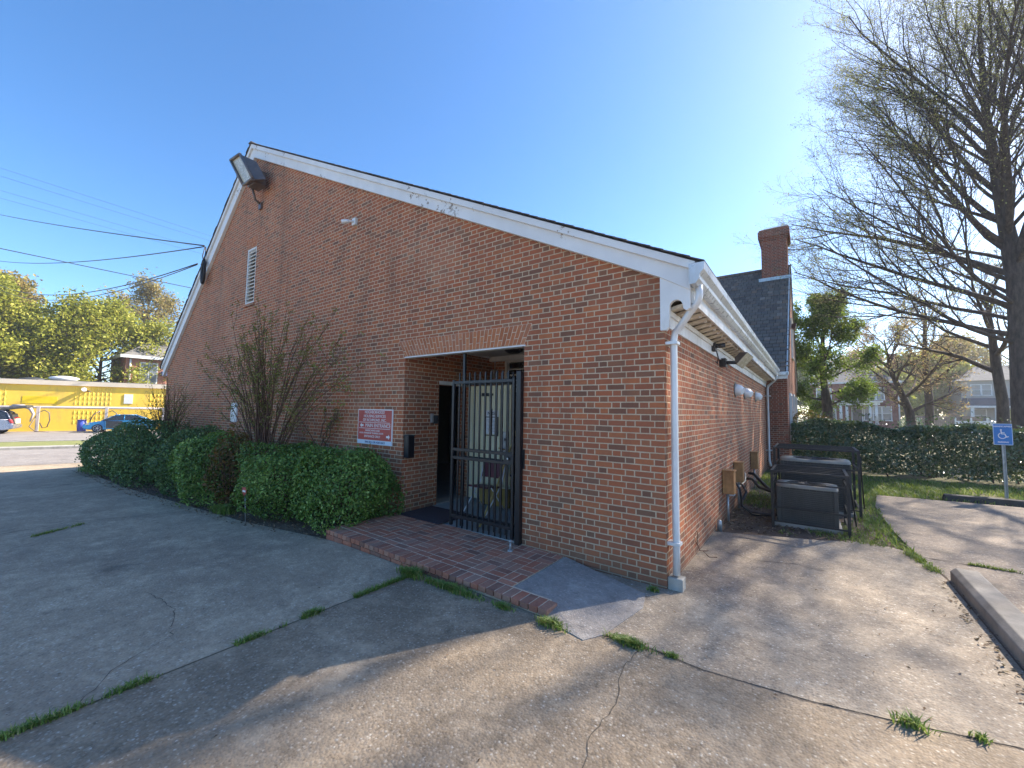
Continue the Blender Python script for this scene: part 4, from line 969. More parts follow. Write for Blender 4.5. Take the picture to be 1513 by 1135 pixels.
cage('higher black steel cage around the taller cooling unit', -.60, .65, 9.46, 10.65, 1.18, (.82, .12), 6)

rng = random.Random(31)
t = thing('dry_twig', 'small dry twigs lying on the bare soil before the cooling units', 'twigs', (-.6, 7.6, 0))
f = MB()
for k in range(14):
    x, y, a = rng.uniform(-1.1, .3), rng.uniform(7.3, 7.9), rng.uniform(0, 3.1); L_ = rng.uniform(.05, .16); f.tube([(x, y, .005), (x + L_ * math.cos(a) * .5, y + L_ * math.sin(a) * .5, .014), (x + L_ * math.cos(a), y + L_ * math.sin(a), .006)], .003, 4)
f.build('twig', M['barkmid'], t); tag(t, kind='stuff')
t = thing('wall_vine', 'dead vine creeping up the foot of the side wall', 'vine', (XR, 5.7, 0))
f = MB(); f.tube([(XR + .10, 5.95, .0), (XR + .03, 5.8, .03), (XR + .012, 5.72, .14), (XR + .014, 5.76, .26), (XR + .012, 5.70, .30)], .005, 5); f.tube([(XR + .012, 5.72, .12), (XR + .01, 5.62, .20), (XR + .012, 5.60, .24)], .004, 5); f.tube([(XR + .05, 5.85, .02), (XR + .16, 5.7, .005), (XR + .24, 5.75, .004)], .004, 5); f.build('stem', M['barkred'], t)
# ------------------------------------------------------------------ kerb, wheel stop, accessible sign
kb = MB(); rng = random.Random(4); kb.prism([(1.19, -6, -.03), (1.19, -6, .10), (1.235, -6, .145), (1.40, -6, .145), (1.42, -6, .125), (1.42, -6, -.03)], (0, 12.62, 0))
tag(kb.build('kerb', M['kerb'], None, .008), kind='structure')
t = thing('wheel_stop', 'dark timber wheel stop at the head of the parking bay', 'wheel stop', (4.3, 13.2, 0))
f = MB(); f.prism([(2.28, 12.84, -.02), (2.30, 12.87, .11), (2.30, 13.0, .12), (2.28, 13.06, -.02)], (4.3, .36, 0)); f.build('beam', M['timber'], t, .01)
t = thing('accessible_parking_sign', 'blue accessible parking sign on a galvanised post before the hedge', 'sign', (3.44, 13.9, 0))
f = MB()
for dx in (-.022, .022): f.box(3.44 + dx - .004, 3.44 + dx + .004, 13.87, 13.91, -.1, 1.60)
f.box(3.418, 3.462, 13.905, 13.912, -.1, 1.60); f.build('post', M['steel'], t)
RS = Matrix.Rotation(R_(12), 4, 'Z'); ctr = Vector((3.435, 13.86, 1.43))
def onsign(mb_pts): return [tuple(ctr + (RS @ Vector(p))) for p in mb_pts]
def sbox(mb, x0, x1, z0, z1, y0, y1): mb.hexa(onsign([(x0, y0, z0), (x1, y0, z0), (x1, y1, z0), (x0, y1, z0), (x0, y0, z1), (x1, y0, z1), (x1, y1, z1), (x0, y1, z1)]))
f = MB(); sbox(f, -.155, .155, -.235, .235, -.002, .002); f.build('plate', M['signpale'], t)
f = MB(); sbox(f, -.145, .145, -.225, .225, -.004, -.002); f.build('blue_panel', M['signblue'], t)
Rt = RS @ FRONT
text('HANDICAPPED', .042, ctr + (RS @ Vector((0, -.0055, .175))), Rt, M['signwhite'], t, bold=.001)
text('PARKING', .042, ctr + (RS @ Vector((0, -.0055, -.175))), Rt, M['signwhite'], t, bold=.001)
f = MB(); f.disc(onsign([(-.028, -.0045, .098)])[0], RS @ Vector((0, -1, 0)), .017, 14, .002)
def stroke(pts, w):
    for a, b_ in zip(pts, pts[1:]):
        a = Vector((a[0], 0, a[1])); b_ = Vector((b_[0], 0, b_[1])); dd = (b_ - a).normalized(); n_ = Vector((-dd.z, 0, dd.x)) * w; a2 = a - dd * w * .5; b2 = b_ + dd * w * .5
        f.hexa(onsign([tuple(v + Vector((0, y, 0))) for v, y in ((a2 - n_, -.0065), (b2 - n_, -.0065), (b2 - n_, -.0043), (a2 - n_, -.0043), (a2 + n_, -.0065), (b2 + n_, -.0065), (b2 + n_, -.0043), (a2 + n_, -.0043))]))
stroke([(-.028, .078), (-.022, .01), (.03, .01), (.055, -.06), (.085, -.048)], .009); stroke([(-.02, .042), (.025, .042)], .007)
stroke([(-.012 + .062 * math.cos(R_(a)), -.03 + .062 * math.sin(R_(a))) for a in range(120, 345, 20)], .008); f.build('wheelchair_symbol', M['signwhite'], t)

t = thing('yard_sign', 'tiny red sign on a stake between the bushes', 'sign', (-7.5, 2.9, -.07))
f = MB(); f.tube([(-7.50, 2.90, -.12), (-7.57, 2.90, .38)], .006, 6); f.build('stake', M['steel'], t)
f = MB(); f.prism([(-7.68, 2.885, .47), (-7.66, 2.885, .38), (-7.58, 2.885, .34), (-7.50, 2.885, .39), (-7.49, 2.885, .48)], (0, .008, 0)); pl = f.build('plate', M['signred'], t); f = MB(); f.box(-7.63, -7.52, 2.880, 2.885, .40, .43); f.build('pale_band', M['signwhite'], pl)

# ================================================================== PLANTS
BG = 'clipped bushes along the gable wall'
bush('boxwood_bush', 'bright green rounded boxwood bush touching the brick step', (-6.12, 3.84, .54), (.86, .64, .60), -.02, 17000, M['boxwood'], .046, 11, BG, power=3.0)
bush('boxwood_bush', 'boxwood bush left of the one touching the step, under the bare shrub', (-7.52, 3.58, .54), (.80, .70, .62), -.06, 16000, M['boxwood'], .046, 12, BG)
bush('nandina_shrub', 'thin reddish brown leafy shrub between the bushes below the bare shrub', (-9.0, 3.25, .50), (.50, .40, .78), -.10, 2000, M['nandina'], .07, 13, cat='shrub', power=1.6)
bush('evergreen_bush', 'green leafy bush just left of the reddish brown shrub', (-10.15, 3.38, .42), (.92, .66, .72), -.14, 11000, M['boxwood'], .06, 14, BG)
bush('evergreen_bush', 'large dark bush in the middle of the row along the gable wall', (-11.95, 3.42, .42), (1.05, .72, .80), -.19, 12000, M['darkbush'], .06, 15, BG)
bush('evergreen_bush', 'dark spreading bush second from the street end of the row', (-14.6, 3.25, .38), (1.15, .75, .86), -.27, 12000, M['darkbush'], .065, 16, BG)
bush('evergreen_bush', 'darkest bush at the street end of the row by the building corner', (-18.4, 3.25, .28), (1.75, .85, .80), -.40, 13000, M['darkbush'], .075, 17, BG)

def cane_shrub(name, label, base, n, spreadx, h, seed, leafn, stump=True, lean=0.):
    rng = np.random.default_rng(seed); root = thing(name, label, 'shrub', base); B = Vector(base); mb = MB(); tw = []
    if stump:
        for k in range(9):
            a = rng.random() * 6.28; mb.tube([B + Vector((.16 * math.cos(a), .10 * math.sin(a), -.05)), B + Vector((.10 * math.cos(a + 1), .08 * math.sin(a), .6)), B + Vector((.22 * math.cos(a), .10 * math.sin(a), 1.15))], [.05, .035, .03], 6, caps=False)
    for k in range(n):
        u = rng.normal() * .55; u = max(-1.15, min(1.1, u)); s = B + Vector((u * .22, rng.normal() * .09, .75 * rng.random() + .15))
        top = B + Vector((u * spreadx + lean * abs(u), rng.normal() * .24 - .05, h * (.62 + .38 * rng.random()) * (1 - .22 * abs(u))))
        ctrl = s.lerp(top, .45) + Vector((-u * .12 * spreadx, 0, .12 * h)); pts = []
        for j in range(10): t_ = j / 9; pts.append(s * (1 - t_) ** 2 + ctrl * 2 * t_ * (1 - t_) + top * t_ * t_ + Vector(rng.normal(size=3)) * .012)
        mb.tube(pts, [.014 * (1 - .8 * j / 9) for j in range(10)], 4, caps=False)
        for j in range(3, 10): tw.append(pts[j])
        for q in range(3):
            j = int(rng.integers(4, 9)); d = (pts[j + 1 if j < 9 else 9] - pts[j - 1]).normalized(); d = (d + Vector(rng.normal(size=3)) * Vector((1, .4, 1)).length * .3).normalized()
            e = pts[j] + d * (.2 + .4 * rng.random()); mid = pts[j].lerp(e, .5) + Vector(rng.normal(size=3)) * .02; mb.tube([pts[j], mid, e], [.005, .004, .002], 3, caps=False); tw += [mid, e, e]
    mb.build('cane', M['barkred'], root)
    A = np.array([tuple(p) for p in tw]); idx = rng.integers(0, len(A), leafn); C = A[idx] + rng.normal(size=(leafn, 3)) * .035
    V, F, var = leaves(C, np.tile([0, -.5, 1.], (leafn, 1)), .040, rng, .5, 1.)
    np_obj('foliage', V, F, M['shrubleaf'], root, var); return root
cane_shrub('bare_shrub', 'tall vase shaped shrub of bare brown canes against the gable wall', (-8.75, 3.66, -.09), 62, 2.95, 4.15, 21, 8500)
cane_shrub('bare_shrub', 'smaller tangle of bare canes at the street corner of the building', (-15.3, 3.75, -.25), 55, 3.1, 2.9, 22, 2500, lean=-.6)
cane_shrub('climbing_shoot', 'slender green shoots growing up the wall behind the boxwood bushes', (-7.75, 4.27, .5), 6, .45, 1.5, 23, 420, False)
# weed patches on the bed edge
def patch(name, label, pts, n, h, mat, seed, cat='weeds', kind=None, w=.012, size=None):
    """upright blades / small leaves at ground points (x, y, z)"""
    rng = np.random.default_rng(seed); P = np.array(pts)[rng.integers(0, len(pts), n)] if not isinstance(pts, np.ndarray) else pts
    n = len(P); hh = h * (.4 + .9 * rng.random(n)); a = rng.random(n) * 6.283; lean = .3 + 1.3 * rng.random(n) ** 1.5
    dx, dy = np.cos(a), np.sin(a); tip = P + np.stack([dx * hh * lean, dy * hh * lean, hh], 1); mid = P + np.stack([dx * hh * lean * .25, dy * hh * lean * .25, hh * .6], 1)
    s = np.stack([-dy, dx, np.zeros(n)], 1) * w * (.6 + .8 * rng.random(n))[:, None]
    V = np.stack([P - s * .5, P + s * .5, mid + s * .45, mid - s * .45, tip], 1).reshape(-1, 3); i = np.arange(n) * 5
    F = np.concatenate([np.stack([i, i + 1, i + 2], 1), np.stack([i, i + 2, i + 3], 1), np.stack([i + 3, i + 2, i + 4], 1)])
    o = np_obj(name, V, F, mat, None, np.repeat(np.clip(rng.normal(.5, .25, n), 0, 1), 5))
    return tag(o, label, cat, None, kind) if kind is None else tag(o, label, cat, None, kind)
def blob(cx, cy, rx, ry, n, seed, z=0.):
    rng = np.random.default_rng(seed); a = rng.random(n) * 6.283; r = np.abs(rng.normal(0, .45, n)); r = np.minimum(r, 1.15)
    return np.stack([cx + rx * r * np.cos(a), cy + ry * r * np.sin(a), np.array([gz(x) for x in cx + rx * r * np.cos(a)]) + z], 1)
def weed(label, cx, cy, rx, ry, n, h, seed, leafy=0):
    o = patch('weed_clump', label, blob(cx, cy, rx, ry, n, seed), int(n * 1.5), h * .78, M['weed'], seed, 'weeds', None, .0075)
    tag(o, group='weeds in the pavement joints'); return o
weed('broad leafy weeds along the front of the brick step', -3.55, 3.04, .20, .085, 1500, .085, 31)
weed('low weeds under the right half of the brick step front', -2.98, 3.05, .42, .075, 2200, .06, 32)
weed('small weed tuft below the right end of the brick step', -2.32, 3.07, .13, .05, 420, .05, 33)
weed('sunlit weed tuft left of the ramp tip', -1.82, 3.07, .16, .07, 620, .07, 34)
weed('sunlit weed tuft right of the ramp tip', -1.20, 3.215, .20, .065, 900, .055, 35)
weed('tiny sunlit weed tuft farther right of the ramp tip', -.88, 3.24, .07, .035, 170, .04, 36)
weed('spiky weed growing in the crack at the lower right', .42, 3.40, .10, .05, 190, .07, 37)
weed('last small weed in the crack near the kerb', .72, 3.50, .05, .04, 70, .05, 38)
weed('weed at the building corner beside the ramp', -1.33, 4.28, .06, .05, 160, .06, 39)
weed('small round weed tuft in the driveway joint', -3.56, 1.95, .05, .10, 260, .055, 40)
weed('weeds at the foot of the reddish brown shrub', -8.6, 2.95, .38, .16, 1100, .16, 41)
weed('green weeds at the street end of the bush row', -19.6, 2.75, .7, .25, 1200, .22, 42)
def line_pts(pts, n, sd, seed, gaps=()):
    rng = np.random.default_rng(seed); P = np.array(pts, float); L = np.r_[0, np.cumsum(np.hypot(*np.diff(P, axis=0).T))]; t = rng.random(n) * L[-1]
    dens = np.sin(t * 5.1 + 1) + np.sin(t * 11.7) + np.sin(t * 2.3 + 2); t = t[dens > -1.0 + rng.random(n) * .8]
    x = np.interp(t, L, P[:, 0]) + rng.normal(0, sd, len(t)); y = np.interp(t, L, P[:, 1]) + rng.normal(0, sd, len(t)); k = np.ones(len(t), bool)
    for a, b_ in gaps: k &= ~((y > a) & (y < b_))
    return np.stack([x, y, np.array([gz(q) for q in x]) - .006], 1)[k]
o = patch('joint_grass', None, line_pts([(-3.555, .15), (-3.555, 3.12)], 5200, .013, 51, ((1.15, 1.35), (1.72, 1.85), (2.05, 2.35))), 0, .04, M['weed'], 51, None, 'stuff', .006)
o = patch('joint_grass', None, line_pts([(.98, 7.55), (1.14, 6.7), (1.17, 6.5)], 1500, .03, 52), 0, .05, M['grass'], 52, None, 'stuff', .007)
o = patch('joint_grass', None, line_pts([(1.5, 7.44), (2.6, 7.42)], 700, .012, 53), 0, .04, M['grass'], 53, None, 'stuff', .007)
o = patch('joint_grass', None, line_pts([(-9.1, .75), (-9.6, 1.4)], 500, .02, 54), 0, .04, M['grass'], 54, None, 'stuff', .007)

# lawn grass
def in_poly(x, y, P):
    c = np.zeros(len(x), bool); n = len(P)
    for i in range(n):
        x1, y1 = P[i]; x2, y2 = P[(i + 1) % n]; m = ((y1 > y) != (y2 > y)) & (x < (x2 - x1) * (y - y1) / ((y2 - y1) or 1e-9) + x1); c ^= m
    return c
def lawn(poly, n, h, seed, w=.012, z=-.03, thin=None):
    rng = np.random.default_rng(seed); P = np.array(poly); lo, hi = P.min(0), P.max(0); x = lo[0] + rng.random(n) * (hi[0] - lo[0]); y = lo[1] + rng.random(n) * (hi[1] - lo[1])
    k = in_poly(x, y, poly)
    d = np.sin(x * 2.1 + 1) * np.sin(y * 1.7) + .5 * np.sin(x * 5.3 + y * 3.1) ; k &= d > (-1.2 + (thin or 0) + rng.random(n) * .9)
    Q = np.stack([x, y, np.full(n, z)], 1)[k]; return patch('grass', None, Q, 0, h, M['grass'], seed, None, 'stuff', w)
lawn([(.75, 7.75), (1.05, 7.6), (1.0, 9), (1.0, 11), (1.15, 12.55), (3.2, 12.88), (9, 13.0), (9, 16.4), (-.6, 16.2), (-.6, 11), (.5, 10.4)], 52000, .085, 61, .014, -.03)
lawn([(9, 13), (30, 13.2), (30, 17), (9, 16.4)], 14000, .09, 62, .02, -.03)
lawn([(-1.2, 9.4), (-.6, 9.2), (-.6, 16.1), (-1.2, 16.1)], 5000, .07, 63, .012, -.03, .6)
lawn([(-.5, 7.5), (.9, 7.65), (.8, 9.5), (.3, 9.5)], 4200, .05, 64, .010, -.012, 1.1)

# dead leaves and straw
def litter(name, poly, n, size, seed, mat, z=.006):
    rng = np.random.default_rng(seed); P = np.array(poly); lo, hi = P.min(0), P.max(0); x = lo[0] + rng.random(n) * (hi[0] - lo[0]); y = lo[1] + rng.random(n) * (hi[1] - lo[1]); k = in_poly(x, y, poly)
    x, y = x[k], y[k]; C = np.stack([x, y, np.array([gz(q) for q in x]) + z + rng.random(len(x)) * .008], 1)
    V, F, var = leaves(C, np.tile([0, 0, 1.], (len(C), 1)), size, rng, .5, .35); return tag(np_obj(name, V, F, mat, None, var), kind='stuff')
litter('leaf_litter', [(-1.2, 7.1), (-.3, 7.4), (.9, 7.75), (.8, 8.6), (-.5, 10), (-1.2, 10.5)], 1500, .045, 71, M['litter'], -.002)
litter('leaf_litter', [(1.0, 4.2), (1.18, 3.2), (1.19, 6.5), (1.06, 6.5)], 150, .035, 72, M['litter'], .004)
litter('leaf_litter', [(.7, 4.9), (1.0, 4.0), (1.19, 3.4), (1.19, 5.8), (1.0, 6.0)], 60, .03, 73, M['litter'], .004)
litter('leaf_litter', [(-20, 2.4), (-13, 2.35), (-7.6, 2.7), (-5.5, 3.05), (-5.5, 3.5), (-7.6, 3.3), (-13, 3.2), (-20, 3.2)], 2600, .045, 74, M['litter'], .0)
litter('leaf_litter', [(-2.2, 2.9), (-.6, 3.1), (1.1, 3.4), (1.1, 5.5), (-1.0, 6.5), (-1.1, 4.3), (-1.4, 3.0)], 55, .028, 75, M['litter'], .004)
litter('leaf_litter', [(-6, -1), (1.1, -1), (1.1, 3), (-6, 3)], 60, .022, 76, M['litter'], .004)

# ------------------------------------------------------------------ hedge
def hedge(name, label, x0, x1, yf, yb, h, n, mat, size, seed, x_slope=0.):
    rng = np.random.default_rng(seed); root = thing(name, label, 'hedge', ((x0 + x1) / 2, (yf + yb) / 2, 0))
    x = x0 + rng.random(n) * (x1 - x0); bx = np.sin(x * 2.3) * .12 + np.sin(x * 5.1 + 1) * .07 + np.sin(x * .9 + 2) * .10
    f = rng.random(n); face = np.where(f < .62, 0, np.where(f < .92, 1, 2)); z = .05 + rng.random(n) ** .85 * (h - .05); top = h + bx * .7
    yo = yf + .10 * np.sin(x * 3.1) + .09 * np.sin(z * 4 + x * 1.7) + x_slope * (x - x0); dep = np.abs(rng.normal(0, .16, n))
    bulge = .22 * (1 - np.cos(np.clip(z / h, 0, 1) * 3.1416 * 1.0)) * .5
    y = yo + .30 - .22 * np.sin(np.clip(z / h, 0, 1) * 2.6) + dep; zt = top - np.abs(rng.normal(0, .10, n)); yt = yo + .1 + rng.random(n) * (yb - yf - .1)
    Y = np.where(face == 0, y, np.where(face == 1, yt, yo + rng.random(n) * (yb - yf))); Z = np.where(face == 0, np.minimum(z, top), np.where(face == 1, zt, .25 + rng.random(n) * (h - .4)))
    Nn = np.where((face == 0)[:, None], np.array([0, -1, .3]), np.array([0, -.1, 1.]))
    sp = rng.random(n) < .07; Z = np.where(sp & (face == 1), Z + rng.random(n) ** 2 * .38, Z)
    V, F, var = leaves(np.stack([x, Y, Z], 1), Nn, size, rng, .5, .8, .5 + .3 * rng.normal(size=n)); np_obj('foliage', V, F, mat, root, var)
    mb = MB()
    for k in range(int((x1 - x0) * 5)):
        xx = x0 + rng.random() * (x1 - x0); yy = yf + .35 + rng.random() * (yb - yf - .5) + x_slope * (xx - x0); mb.tube([(xx, yy, -.05), (xx + rng.normal() * .1, yy + rng.normal() * .1, .5), (xx + rng.normal() * .25, yy + rng.normal() * .2, h * .85)], [.022, .016, .006], 5, caps=False)
    mb.build('stem', M['barkmid'], root); return root
hedge('hedge', 'long dark glossy leaved hedge behind the lawn and parking bay', -.55, 12.5, 16.35, 18.0, 1.55, 62000, M['hedgeleaf'], .085, 81, .07)

# ------------------------------------------------------------------ trees
def spiral_limbs(n, h0, h1, L0, Lm, L1, el0, el1, r0, r1, seed, az0=0., skip=None):
    rng = random.Random(seed); out = []
    for k in range(n):
        t = (k + .5) / n; az = az0 + k * 137.5 + rng.uniform(-18, 18); L = L0 + (Lm - L0) * t * 2 if t < .5 else Lm + (L1 - Lm) * (t - .5) * 2
        out.append((h0 + (h1 - h0) * t, az, el0 + (el1 - el0) * t + rng.uniform(-7, 7), L * rng.uniform(.85, 1.12), r0 + (r1 - r0) * t))
    return out
BIGP = dict(seg=[9, 6, 4, 3], up=[.022, .055, .05, .02], wob=[.07, .10, .14, .18], taper=[.18, .28, .35, .4], sides=[7, 4, 3, 3], num=[13, 9, 6], start=[.20, .10, .1], ang=[33, 34, 40], ratio=[.47, .46, .42], rr=[.48, .5, .5], rmin=[.010, .0052, .0034])
rng = random.Random(12); limbs = []
for k in range(36):                      # vase of rising limbs, lengthened on the unseen right side to cast dappled shade
    t_ = (k + .5) / 36; h = 4.6 + 11.4 * t_; az = 250 + k * 137.5 + rng.uniform(-15, 15); lf = max(0., -math.sin(R_(az)))
    Ll = 8.3 if h < 10 else 8.3 - (h - 10) * .14; L = (11.5 - 4.2 * t_) * (1 - lf) + Ll * lf
    limbs.append((h, az, 14 + 58 * t_ ** .8 + rng.uniform(-6, 6), L * rng.uniform(.92, 1.08), .095 - .045 * t_))
limbs += [(5.1, 283, 18, 8.6, .11), (6.2, 262, 30, 8.6, .12), (7.6, 292, 40, 9.4, .13), (8.6, 268, 46, 9.4, .13), (9.8, 300, 52, 9.0, .12), (7.4, 60, 68, 14, .18), (7.8, 150, 62, 13, .17), (11.2, 276, 58, 9.4, .11), (12.6, 290, 62, 8.8, .10), (13.4, 262, 60, 8.6, .10), (10.2, 20, 55, 9.5, .12), (9.2, 190, 50, 10, .12)]
tree('large_tree', 'huge spreading tree with fine bare twigs towering at the right edge', (6.95, 25.3, 0), [(0, 0, -.1), (-.02, 0, 1.2), (.0, 0, 5.2), (-.02, 0, 7.4), (-.30, .1, 11), (-.55, .1, 15), (-.6, 0, 18), (-.5, 0, 21.5)], [.56, .42, .36, .32, .20, .13, .08, .02], limbs, BIGP, M['bark'], M['budleaf'], .058, 1.35, .10, 101, sides=14)
P2 = dict(seg=[6, 5, 4, 3], up=[.04, .03, .02, .0], wob=[.12, .15, .18, .2], taper=[.3, .3, .35, .4], sides=[6, 4, 3, 3], num=[7, 6, 4], start=[.25, .2, .15], ang=[42, 42, 45], ratio=[.5, .48, .45], rr=[.5, .5, .5], rmin=[.016, .010, .008])
tree('bare_tree', 'slimmer dark bare tree standing just left of the huge trunk', (7.45, 30.0, 0), [(0, 0, -.1), (.05, 0, 2.6), (-.1, 0, 4.6), (-.2, 0, 6.6), (-.3, 0, 8.2)], [.26, .21, .18, .11, .04], spiral_limbs(10, 3.8, 7.8, 4.2, 4.4, 2, 18, 62, .12, .05, 6, 250), P2, M['bark'], M['budleaf'], .09, .25, .08, 102)
tree('ivy_tree', 'green leafy tree with ivy dark trunk right beside the rear wing', (.75, 30.2, 0), [(0, 0, -.1), (.02, 0, 2.2), (-.12, 0, 4), (-.1, 0, 6), (.1, 0, 8.6)], [.30, .26, .17, .11, .03], spiral_limbs(20, 1.9, 8.1, 2.0, 2.5, 1.1, 12, 62, .07, .03, 7), P2, M['bark'], M['treeleaf'], .125, 3.4, .16, 103)
tree('budding_tree', 'low forked tree with pinkish brown buds behind the hedge', (5.15, 35.5, 0), [(0, 0, -.1), (-.15, 0, 2.0), (-.35, 0, 2.8), (-.9, .1, 4.6), (-1.2, 0, 6.8)], [.26, .22, .19, .12, .03], spiral_limbs(15, 1.9, 6.5, 3.4, 3.7, 1.6, 28, 58, .10, .04, 8, 90), P2, M['barkmid'], M['pinkleaf'], .10, .8, .12, 104)
tree('budding_tree', 'straight brown trunk tree between the forked tree and the pale house', (6.5, 39.5, 0), [(0, 0, -.1), (.05, 0, 3), (-.05, 0, 6), (.1, 0, 9.5)], [.26, .22, .16, .04], spiral_limbs(13, 3.2, 9, 3.0, 3.4, 1.6, 25, 60, .09, .04, 9), P2, M['barkmid'], M['pinkleaf'], .10, .6, .12, 105)
PF = dict(seg=[5, 4, 3], up=[.05, .04, .02], wob=[.14, .18, .2], taper=[.3, .3, .4], sides=[5, 3, 3], num=[8, 6], start=[.2, .15], ang=[42, 45], ratio=[.55, .5], rr=[.5, .5], rmin=[.03, .02])
def far_tree(label, x, y, h, r, mat, leaf, per, seed, n=22, z=-.45, grp=None, bk='barkmid', low=.22, name='far_tree', spread=.45):
    tree(name, label, (x, y, z), [(0, 0, -.2), (.1, 0, h * .3), (-.1, .1, h * .6), (.05, 0, h * .93)], [h * .024, h * .018, h * .011, h * .003], spiral_limbs(n, h * low, h * .88, r * .85, r, r * .45, 12, 66, h * .009, h * .004, seed), PF, M[bk], mat, leaf, per, spread, seed, grp)
G1 = 'trees behind the yellow building'
far_tree('broad yellow green tree right of centre behind the yellow building', -70, 10.0, 12.8, 6.6, M['limeleaf'], .34, 8, 111, 30, grp=G1)
far_tree('yellow green tree at the left frame edge behind the yellow building', -71, .8, 14.2, 6.2, M['limeleaf'], .34, 8, 112, 30, grp=G1)
far_tree('brownish golden tree crown rising behind the yellow green ones', -80, 2.5, 17.2, 5.6, M['goldleaf'], .40, 8, 113, 26, grp=G1)
far_tree('sparse golden budding tree above the grey roofed brick house', -82, 16.5, 21, 6.2, M['goldleaf'], .34, 2.2, 114, 26, grp=G1, low=.35)
far_tree('sparse golden tree partly hidden by the left bargeboard', -84, 26, 20, 6.0, M['goldleaf'], .34, 2.4, 115, 24, grp=G1, low=.35)
G2 = 'far trees beyond the hedge'
far_tree('hazy yellow green tree in the gap between the two houses', 14.0, 92, 9.5, 5.5, M['limeleaf'], .45, 12, 121, 26, z=0, grp=G2)
far_tree('soft green tree low in the gap beside the fence', 9.5, 84, 7.2, 3.6, M['limeleaf'], .4, 12, 122, 24, z=0, grp=G2)
far_tree('brown budding tree rising above the pale house roof', 20, 104, 14, 6.5, M['goldleaf'], .42, 6, 123, 24, z=0, grp=G2)
far_tree('bare budding tree behind the red house roof', 8, 106, 13, 6, M['pinkleaf'], .4, 4, 124, 24, z=0, grp=G2)
far_tree('green tree left behind the red house', -3, 98, 13, 6, M['treeleaf'], .45, 9, 125, 24, z=0, grp=G2)
bush('small_shrub', 'small green shrub in front of the red house windows', (7.9, 56, .75), (.8, .8, 1.0), 0, 1500, M['darkbush'], .12, 131, cat='shrub')
bush('small_shrub', 'orange brown shrub at the wing end of the hedge', (.2, 19.3, .85), (1.0, .8, .95), 0, 4200, M['nandina'], .09, 132, cat='shrub')

# ================================================================== HOUSES BEYOND
def win(parent, x0, x1, y, z0, z1, sash=2, mat='white'):
    f = MB(); w_ = .11; f.box(x0 - w_, x1 + w_, y - .08, y + .02, z1, z1 + w_); f.box(x0 - w_ - .05, x1 + w_ + .05, y - .13, y + .02, z0 - w_, z0)
    f.box(x0 - w_, x0, y - .08, y + .02, z0, z1); f.box(x1, x1 + w_, y - .08, y + .02, z0, z1)
    for k in range(1, sash): xx = x0 + (x1 - x0) * k / sash; f.box(xx - .08, xx + .08, y - .075, y + .02, z0, z1)
    f.box(x0, x1, y - .05, y + .02, (z0 + z1) / 2 - .03, (z0 + z1) / 2 + .03)
    o = f.build('window', M[mat], parent); g = MB(); g.box(x0, x1, y - .03, y + .01, z0, z1); g.build('pane', M['windowpane'], o)
    g = MB(); g.box(x0, x1, y - .045, y - .032, (z0 + z1) / 2 + .03, z1); g.build('blind', M['siding'], o)
HY = 80
hs = thing('red_brick_house', 'two storey red brick house with white columned portico beyond the hedge', 'house', (5.0, HY + 4, 0))
f = MB(); f.box(.0, 10.3, HY, HY + 9, -.1, 6.75); f.build('wall', M['farbrick'], hs)
f = MB(); f.hexa([(-.5, HY - .5, 6.75), (10.8, HY - .5, 6.75), (10.8, HY + 9.5, 6.75), (-.5, HY + 9.5, 6.75), (3.6, HY + 4, 9.3), (6.7, HY + 4, 9.3), (6.7, HY + 5, 9.3), (3.6, HY + 5, 9.3)]); r_ = f.build('roof', M['roofgrey'], hs)
f = MB(); f.box(-.52, 10.82, HY - .55, HY - .4, 6.62, 6.85); f.box(10.75, 10.9, HY - .5, HY + 9.5, 6.62, 6.85); f.build('eaves_board', M['white'], hs)
f = MB(); f.box(9.6, 10.5, HY + 3, HY + 4.4, 6.8, 11.2); f.build('chimney', M['farbrick'], r_)
f = MB(); f.tube([(10.18, HY - .1, 6.7), (10.18, HY - .1, .1)], .09, 8); f.build('downspout', M['white'], hs)
win(hs, 6.9, 8.6, HY, 4.2, 5.9); win(hs, 6.4, 9.3, HY, .95 + .25, 3.1, 3); win(hs, 4.2, 5.6, HY, 3.7, 5.4); win(hs, 1.2, 3.0, HY, 1.2, 3.1, 2); win(hs, .8, 2.5, HY, 4.2, 5.9)
f = MB(); f.box(5.0, 6.1, HY - .06, HY + .02, .75, 3.0); dr = f.build('door', M['door_dark'], hs); f = MB(); f.box(4.88, 5.0, HY - .1, HY, .75, 3.1); f.box(6.1, 6.22, HY - .1, HY, .75, 3.1); f.box(4.88, 6.22, HY - .1, HY, 3.0, 3.12); f.build('frame', M['white'], dr)
f = MB(); f.box(3.2, 7.9, HY - 2.6, HY, 3.35, 3.75); f.box(2.9, 8.2, HY - 2.9, HY, 3.75, 3.92); po = f.build('portico', M['white'], hs)
for x in (3.55, 4.25, 6.85, 7.5): f = MB(); f.tube([(x, HY - 2.3, .72), (x, HY - 2.3, 3.35)], [.19, .15], 12); f.box(x - .24, x + .24, HY - 2.54, HY - 2.06, .55, .72); f.build('column', M['white'], po)
f = MB(); f.box(3.0, 8.1, HY - 2.8, HY, -.1, .6); f.box(4.6, 6.5, HY - 3.6, HY - 2.8, -.1, .3); f.build('porch_floor', M['farbrick'], hs)

